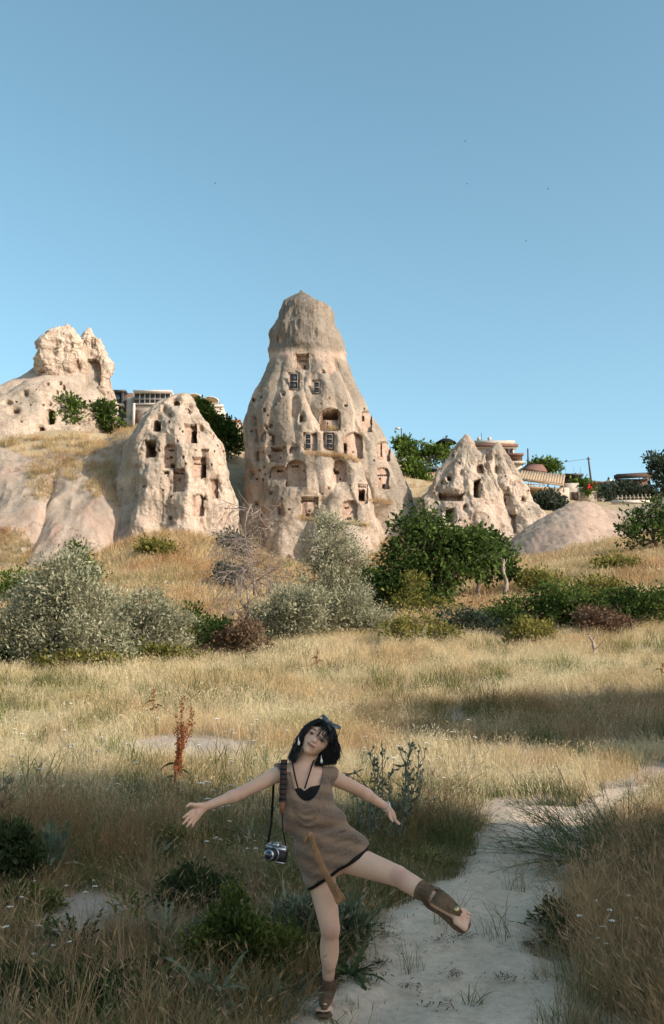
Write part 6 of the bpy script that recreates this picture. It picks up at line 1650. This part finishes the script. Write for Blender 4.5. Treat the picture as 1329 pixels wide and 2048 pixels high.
# birds
for k, (px, py, lab) in enumerate(((431, 367, 'tiny bird at the left in the open sky'), (931, 283, 'highest tiny bird in the right half of the sky'), (935, 368, 'tiny bird below the highest bird'), (1097, 378, 'rightmost tiny bird in the sky'), (1053, 482, 'lowest tiny bird in the sky'))):
    c = W(px, py, 120); e = empty('bird', c, lab, 'bird', 'birds in the sky'); s = .085; m = MB(); m.ball(c, (s * .9, s * .35, s * .35), 8, 6); m.ball(c + [s * .9, 0, .03], s * .28, 6, 5); m.add(np.array([c + [-s * .7, 0, 0], c + [-s * 1.5, .08, 0], c + [-s * 1.5, -.08, 0]]), (), [[0, 1, 2]]); m.build('body', M_METAL, e, smooth=True)
    for sg in (-1, 1): m = MB(); m.poly_prism([c + [s * .3, 0, .02], c + [-s * .3, 0, .02], c + [-s * .6, sg * s * 1.3, .12], c + [-s * .3, sg * s * 2.2, .05], c + [s * .1, sg * s * 1.1, .13]], [0, 0, .012]); m.build('wing', M_METAL, e)
# ------------------------------------------------------------------ foreground plants
L_THISTLE = M_leaf('thistle_leaf', (.075, .09, .05), (.13, .15, .09), (.23, .245, .16), .2, 3)
M_THSTEM = M_plain('thistle_stem', (.17, .17, .12), .9, .1, var=.3, scale=30)
M_DOCK = M_leaf('rust_seed', (.16, .045, .02), (.29, .09, .035), (.42, .16, .06), .25, 4)
M_DOCKST = M_plain('dock_stem', (.22, .10, .055), .9, .1, var=.3, scale=30)
M_BROOM = M_plain('broom_stem', (.085, .105, .045), .9, .1, var=.35, scale=25)
L_HERB = M_leaf('herb_leaf', (.05, .07, .02), (.10, .125, .03), (.20, .20, .05), .35, 3)
L_DARKHERB = M_leaf('dark_herb_leaf', (.03, .045, .02), (.06, .08, .032), (.11, .13, .055), .3, 3)
M_PETAL = M_plain('white_petal', (.75, .73, .64), .8, .1, var=.05)

def thistle_plant(label, base, tips, seed, lean=.0):
    """branching stiff stems with spiny heads"""
    rng = np.random.default_rng(seed); B = hit(*base); e = empty('thistle', B, label, 'thistle', 'thistles by the path'); Y = B[1]
    st = MB(); LV = []; n0 = 0; heads = []
    for (px, py, dy) in tips:
        T = W(px, py, Y + dy); P = limb(B, T, rng, 9, .05); st.tube(P, np.linspace(.0085, .0042, 9), 5); heads.append((T, unit(P[-1] - P[-2])))
        for k in range(6):
            i = rng.integers(3, 8); d = unit(P[i + 1 if i < 8 else i] - P[i - 1] + rng.normal(size=3) * np.array([.12, .12, .05])); d = unit(d + rng.normal(size=3) * .35); L = rng.uniform(.07, .20)
            Q = limb(P[i], P[i] + (d + [0, 0, .25]) * L, rng, 4, .08); st.tube(Q, np.linspace(.0045, .003, 4), 4); heads.append((Q[-1], d))
        for i in range(1, 9):
            for k in range(3): LV.append((P[i] if k else (P[i] + P[i - 1]) / 2, unit(rng.normal(size=3) + [0, 0, .5]), rng.uniform(.04, .11) * (1.4 - i / 9)))
    st.build('stem', M_THSTEM, e, smooth=True)
    C = np.array([l[0] for l in LV]); D = np.array([l[1] for l in LV]); V, Q, v = leaf_quads(C, D, .10, .22, rng, .3); child('leaves', V, Q, L_THISTLE, e, smooth=False, attrs={'v': v})
    m = MB(); sp = MB()
    for (c, d) in heads:
        r = rng.uniform(.009, .015); m.ball(c + d * r, (r, r, r * 1.1), 7, 5)
        for k in range(12): q = unit(rng.normal(size=3) + d * .5); sp.tube([c + d * r + q * r * .8, c + d * r + q * r * 1.9], [.0016, .0004], 3, False)
    hd = m.build('seed_head', M_THSTEM, e, smooth=True); sp.build('spines', M_THSTEM, hd)
thistle_plant('tall branched thistle behind the person beside the lifted arm', (745, 1700), [(740, 1510, 0), (712, 1545, .1), (765, 1500, -.1), (700, 1560, .05), (755, 1560, .15)], 1)
thistle_plant('tallest bare thistle stand right of the outstretched hand', (800, 1710), [(800, 1500, 0), (822, 1495, .1), (838, 1505, -.1), (785, 1540, .1), (842, 1545, .05), (815, 1560, -.1)], 2)
thistle_plant('dry thistle leaning at the left border of the meadow', (-6, 1660), [(10, 1560, 0), (-15, 1575, .1), (20, 1600, 0)], 3)

def rosette(label, base, n, L, seed, mat, wid=.2, upb=.7, name='thistle_rosette', cat='plant', h0=0.0, spread=.04):
    """long toothed leaves arching out of one foot"""
    rng = np.random.default_rng(seed); B = hit(*base); e = empty(name, B, label, cat); m = MB(); vv = []
    for k in range(n):
        a = rng.uniform(0, 2 * math.pi); el = rng.uniform(.25, 1.25) * upb; ln = L * rng.uniform(.6, 1.2); o = np.array([math.cos(a), math.sin(a), 0.]); up = np.array([0, 0, 1.])
        b = B + o * spread * rng.uniform(0, 1) + up * rng.uniform(0, h0); t = np.linspace(0, 1, 10)[:, None]
        P = b + o * ln * math.cos(el) * t + up * (ln * math.sin(el) * t - .55 * ln * t ** 2.4 * rng.uniform(.2, 1.0)) + rng.normal(size=3) * .02 * t
        w = wid * ln * np.sin(np.linspace(.12, 1, 10) * math.pi) ** .7 * (1 + .55 * np.where(np.arange(10) % 2, 1, -1) * .9); sd = unit(np.cross(o, up) + rng.normal(size=3) * .25)
        m.strip(P, np.maximum(w, .004), sd); vv.append(np.full(20, rng.uniform(0, 1)))
    V, F = m.arrays(); child('leaf_rosette', V, F, mat, e, smooth=True, attrs={'v': np.concatenate(vv)}); return e
rosette('grey green spiny rosette behind the standing leg', (690, 1900), 90, .32, 5, L_THISTLE, .055, .95, h0=.12, spread=.12)
rosette('spiny thistle rosette left of the standing leg under the camera', (590, 1900), 90, .34, 6, L_THISTLE, .05, 1.1, h0=.15, spread=.14)
rosette('spreading dark rosette at the path edge beside the standing leg', (700, 1950), 46, .24, 7, L_DARKHERB, .12, .6, spread=.1)
rosette('grey rosette under the lifted thigh', (760, 1800), 60, .28, 8, L_THISTLE, .08, .8, h0=.08, spread=.15)
rosette('grey green herb clump at the lower border left of the path', (520, 2020), 110, .2, 9, L_THISTLE, .08, .9, h0=.05, spread=.35, name='herb_clump')
rosette('tall pale plume herb at the left above the bare patch', (105, 1760), 30, .5, 19, L_THISTLE, .10, 1.3, h0=.1, spread=.06, name='herb_clump')

def herb(label, base, blobs, seed, mat, n=60, per=26, lsize=.035, asp=.35, **kw):
    return tree('herb', label, 'herb', base, blobs, mat, M_THSTEM, seed, clumps=n, per=per, crad=.035, lsize=lsize, aspect=asp, trunk_r=.008, up=.5, drop=.1, crown_name='leaves', **kw)
herb('yellow green leafy herb left of the standing leg', (480, 1960), [(470, 1840, 30, 50), (440, 1870, 36, 50), (500, 1880, 34, 50), (560, 1890, 34, 40), (470, 1920, 60, 40), (400, 1900, 30, 36), (545, 1930, 40, 32)], 41, L_HERB, 330, 30)
herb('dark leafy herb behind the yellow green herb', (420, 1830), [(400, 1775, 50, 36), (350, 1790, 34, 28), (440, 1800, 40, 30)], 42, L_DARKHERB, 200, 30)
herb('low dark herb at the bottom left of the meadow', (345, 1975), [(340, 1945, 40, 24), (380, 1960, 40, 22), (320, 1960, 26, 20)], 43, L_DARKHERB, 120, 26)
herb('green bush entering at the left border of the shade', (20, 1790), [(20, 1690, 46, 50), (-10, 1730, 40, 50), (50, 1720, 30, 36), (30, 1760, 36, 30)], 44, L_DARKHERB, 260, 30, .045)
herb('dark grey herbs in the lower left corner', (40, 2040), [(30, 1990, 60, 34), (90, 2000, 50, 30), (10, 1960, 30, 30)], 45, L_DARKHERB, 200, 28)
for _k, (_x, _y, _l) in enumerate(((255, 1850, 'broad leaved weed right of the bare dirt patch'), (150, 1925, 'broad leaved weed below the bare dirt patch'), (300, 1745, 'leafy weed under the outstretched palm'), (70, 1890, 'leafy weed near the lower left border'), (215, 2000, 'low leafy weed near the bottom left'), (420, 2025, 'leafy weed at the bottom border left of the path'), (560, 1780, 'leafy weed under the hanging camera'), (640, 1720, 'leafy weed right behind the tunic'), (500, 1700, 'leafy weed left of the hanging camera'), (860, 1740, 'leafy weed at the path bend below the hand'), (1120, 1900, 'leafy weed at the right path edge'), (330, 1900, 'weed clump left of the yellow green herb'))):
    rosette(_l, (_x, _y), 46, .15 + .05 * (_k % 3), 120 + _k, (L_HERB, L_DARKHERB, L_THISTLE)[_k % 3], (.2, .16, .085)[_k % 3], 1.0, h0=.12, spread=.14, name='weed', cat='weed')
herb('grey green herb clump behind the standing leg', (640, 1900), [(600, 1830, 34, 40), (640, 1850, 40, 40), (700, 1860, 34, 36), (660, 1890, 50, 30)], 47, L_THISTLE, 200, 28, .04)
herb('green herb patch left of the bare dirt patch', (60, 1830), [(50, 1800, 40, 26), (90, 1815, 36, 20)], 48, L_HERB, 110, 26)
herb('green herb patch below the outstretched palm', (390, 1720), [(360, 1690, 46, 24), (420, 1695, 44, 26), (310, 1700, 36, 20)], 49, L_HERB, 150, 26)
herb('dark herb patch at the bottom border of the meadow', (250, 2030), [(230, 2000, 60, 24), (300, 2005, 50, 22), (170, 2010, 40, 20)], 50, L_DARKHERB, 170, 28)
herb('green shoots at the edge of the right dry grass', (1130, 1860), [(1110, 1830, 34, 26), (1150, 1840, 30, 24)], 46, L_DARKHERB, 70, 20)

def dock(label, base, top, seed, n=7, spread=26):
    rng = np.random.default_rng(seed); B = hit(*base); Y = B[1]; e = empty('dock_plant', B, label, 'weed', 'rust red dock plants'); m = MB(); C = []; D = []
    H = base[1] - top[1]
    for k in range(n):
        t = 1.0 if k == 0 else rng.uniform(.45, .9); tip = W(base[0] + (top[0] - base[0]) * t + (0 if k == 0 else rng.normal() * spread), base[1] - H * t, Y + rng.normal() * .08 * (k > 0)); P = limb(B, tip, rng, 12, .03)
        m.tube(P, np.linspace(.007, .002, 12), 5)
        L = np.linalg.norm(tip - B)
        for i in range(4, 12):
            for q in range(int(34 * L / 1.0) + 6):
                f = rng.uniform(0, 1); c = P[i - 1] + (P[i] - P[i - 1]) * f; wob = .5 + .5 * math.sin(i * 2.1 + f * 6 + k); o = rand_dirs(1, rng)[0]; C.append(c + o * .022 * wob); D.append(unit(o + [0, 0, -.3]))
    m.build('stem', M_DOCKST, e, smooth=True); V, Q, v = leaf_quads(np.array(C), np.array(D), .017, .8, rng); child('seeds', V, Q, M_DOCK, e, smooth=False, attrs={'v': v})
    lf = MB()
    for k in range(4):
        a = rng.uniform(-.6, .6) + (math.pi if k % 2 else 0); o = np.array([math.cos(a), math.sin(a) * .4, 0]); t = np.linspace(0, 1, 8)[:, None]; P = B + [0, 0, .12 + .07 * k] + o * .2 * t + np.array([0, 0, 1.]) * (.07 * t - .16 * t ** 2); lf.strip(P, .03 * np.sin(np.linspace(.2, 1, 8) * math.pi) + .003, unit(np.array([0, .6, .6])))
    lf.build('leaf', L_DARKHERB, e, smooth=True)
dock('tall rust red dock plant left of the outstretched palm', (352, 1590), (366, 1392), 1, 9, 14)
dock('small faded dock plant behind the tall rust red one', (308, 1445), (310, 1378), 2, 4, 10)
dock('small dock plant at the meadow edge near the bare tree', (636, 1345), (637, 1300), 3, 3, 5)
dock('dock plant at the right border of the meadow', (1324, 1372), (1326, 1325), 4, 3, 5)

def broom(label, base, n, seed, spread, h):
    rng = np.random.default_rng(seed); B = hit(*base); e = empty('broom_bush', B, label, 'bush'); m = MB(); f = MB()
    for k in range(n):
        a = rng.uniform(0, 2 * math.pi); r = spread * rng.uniform(0, .5); b = B + [r * math.cos(a), r * math.sin(a), -.02]; ln = h * rng.uniform(.5, 1.15); el = rng.uniform(.12, 1.1); o = np.array([math.cos(a), math.sin(a) * .7, 0])
        t = np.linspace(0, 1, 9)[:, None]; P = b + o * ln * math.cos(el) * t + np.array([0, 0, 1.]) * ln * (math.sin(el) * t - .22 * t ** 2 * rng.uniform(0, 1.6)); P = P + rng.normal(size=(9, 3)) * .006 * t
        m.tube(P, np.linspace(.0035, .0012, 9), 3, False)
        for q in range(9):
            i = rng.integers(2, 8); d = unit(P[i + 1] - P[i] + rng.normal(size=3) * .045); L = rng.uniform(.06, .22); f.tube([P[i], P[i] + d * L * .5 + [0, 0, .01], P[i] + d * L + rng.normal(size=3) * .02], [.0018, .0014, .0007], 3, False)
    m.build('stems', M_BROOM, e, smooth=True); f.build('twigs', M_BROOM, e, smooth=True)
broom('wispy dark green broom bush beside the path at the right', (1255, 1725), 330, 1, 1.25, .95)
broom('wispy broom tuft in front of the larger broom bush', (1320, 1770), 120, 2, .8, .7)
broom('thin wiry shrub at the left border by the grass', (8, 1720), 40, 3, .3, .6)

# white umbel flowers scattered in the grass (single plants)
def umbel_mesh(seed):
    rng = np.random.default_rng(seed); m = MB(); P = limb([0, 0, 0], [rng.normal() * .04, rng.normal() * .04, .46], rng, 5, .04); m.tube(P, [.0022, .002, .0018, .0016, .0014], 3, False); pt = MB()
    for k in range(9):
        a = k * 2.4; r = .026 * math.sqrt(k / 9.0); c = P[-1] + [r * math.cos(a), r * math.sin(a), .02 - r * .2]; m.tube([P[-1], c], [.001, .0008], 3, False); pt.ball(c, (.0075, .0075, .0035), 6, 4)
    V1, F1 = m.arrays(); V2, F2 = pt.arrays(); n1 = len(V1); nf1 = sum(len(f) for f in F1)
    F = [*F1, *[f + n1 for f in F2]]; mi = np.concatenate([np.zeros(sum(len(f) for f in F1), int), np.ones(sum(len(f) for f in F2), int)])
    return mesh_data('wild_flower', np.vstack([V1, V2]), F, [M_THSTEM, M_PETAL], smooth=False, mi=mi)
_um = [umbel_mesh(k) for k in range(4)]
_r = np.random.default_rng(77); _fl = []
for (n, x0, y0, x1, y1, lab, g) in ((32, 0, 1440, 330, 1640, 'small white umbel flower in the sunlit grass at the left', 'white flowers in the sunlit left grass'), (26, 400, 1600, 560, 1760, 'small white umbel flower in the shaded grass beside the camera', 'white flowers in the grass beside the camera'), (14, 0, 1780, 200, 2000, 'small white umbel flower at the lower left', 'white flowers at the lower left'),
                                    (30, 700, 1480, 960, 1620, 'small white umbel flower near the thistles', 'white flowers near the thistles'), (10, 1150, 1860, 1329, 1960, 'small white flower in the dry grass at the lower right', 'white flowers in the right dry grass'), (16, 380, 1480, 560, 1570, 'small white umbel flower behind the outstretched arm', 'white flowers behind the outstretched arm')):
    for k in range(n):
        p = hit(_r.uniform(x0, x1), _r.uniform(y0, y1) + 30); o = link('wild_flower', _um[_r.integers(4)]); o.location = p; o.rotation_euler = (_r.normal() * .1, _r.normal() * .1, _r.uniform(0, 6)); s = _r.uniform(.4, .75) * (1.0 if p[1] < 9 else 1.5); o.scale = (s, s, s); tag(o, lab, 'flower', g)

# litter on the path: dry leaves and twigs, pebbles
_r = np.random.default_rng(31)
M_LITTER = M_plain('dark_litter', (.10, .075, .05), .95, .1, var=.4, scale=60)
for k, (px, py, r, lab) in enumerate(((880, 1885, .10, 'dark twig litter lying in the middle of the path'), (820, 1990, .07, 'clump of dry leaves near the lower edge of the path'), (735, 1968, .10, 'dry leaf litter on the path beside the standing foot'), (960, 1730, .12, 'dark plant litter along the upper left path edge'), (880, 2020, .10, 'straw litter at the lower border of the path'), (760, 1940, .05, 'small scrap of litter above the standing foot'), (1000, 1690, .08, 'dark litter at the upper bend of the path'), (1040, 1700, .05, 'small twig litter right of the path bend'), (930, 1880, .06, 'leaf litter right of the middle of the path'), (1010, 1960, .07, 'dry litter at the right side of the lower path'), (905, 1960, .06, 'straw scraps in the lower middle of the path'), (770, 1880, .07, 'reddish litter at the left side of the path'), (1060, 1900, .06, 'twig litter beside the right grass edge'), (850, 1800, .06, 'dark litter under the lifted leg'))):
    c = hit(px, py); e = empty('litter', c, lab, 'litter', 'litter on the path'); m = MB()
    for q in range(34):
        a = _r.uniform(0, 6.28); p = c + [_r.normal() * r * .6, _r.normal() * r * .5, .012 + abs(_r.normal()) * .006]; d = np.array([math.cos(a), math.sin(a), _r.normal() * .2]); L = _r.uniform(.01, .05)
        m.strip([p, p + d * L * .5 + [0, 0, .006], p + d * L], [.004, .008, .002], unit(np.cross(d, [0, 0, 1.])))
    m.build('twigs', M_LITTER, e)
_P = []
for k in range(2600):
    x, y = _r.uniform(-1.5, 4.5), _r.uniform(4.6, 11.5); _P.append((x, y))
_P = np.array(_P); _k = dist_poly(_P[:, 0], _P[:, 1], PATH) < .15 * _r.uniform(-1, 1, len(_P)); _P = _P[_k]
def pebble(seed):
    r = np.random.default_rng(seed); m = MB(); m.ball((0, 0, 0), (1, .8, .55), 7, 5); V, F = m.arrays(); V = V * (1 + .2 * r.normal(size=(len(V), 1))); return mesh_data('pebble', V * .006, F, M_PATH, smooth=True)
scatter('pebbles', 'fine gravel and clods strewn over the path', np.stack([_P[:, 0], _P[:, 1], path_z(_P[:, 0], _P[:, 1]) + .004], -1), _r.uniform(.3, 1.0, len(_P)) ** 2 * 2.0, [pebble(k) for k in range(4)], _r, .4)
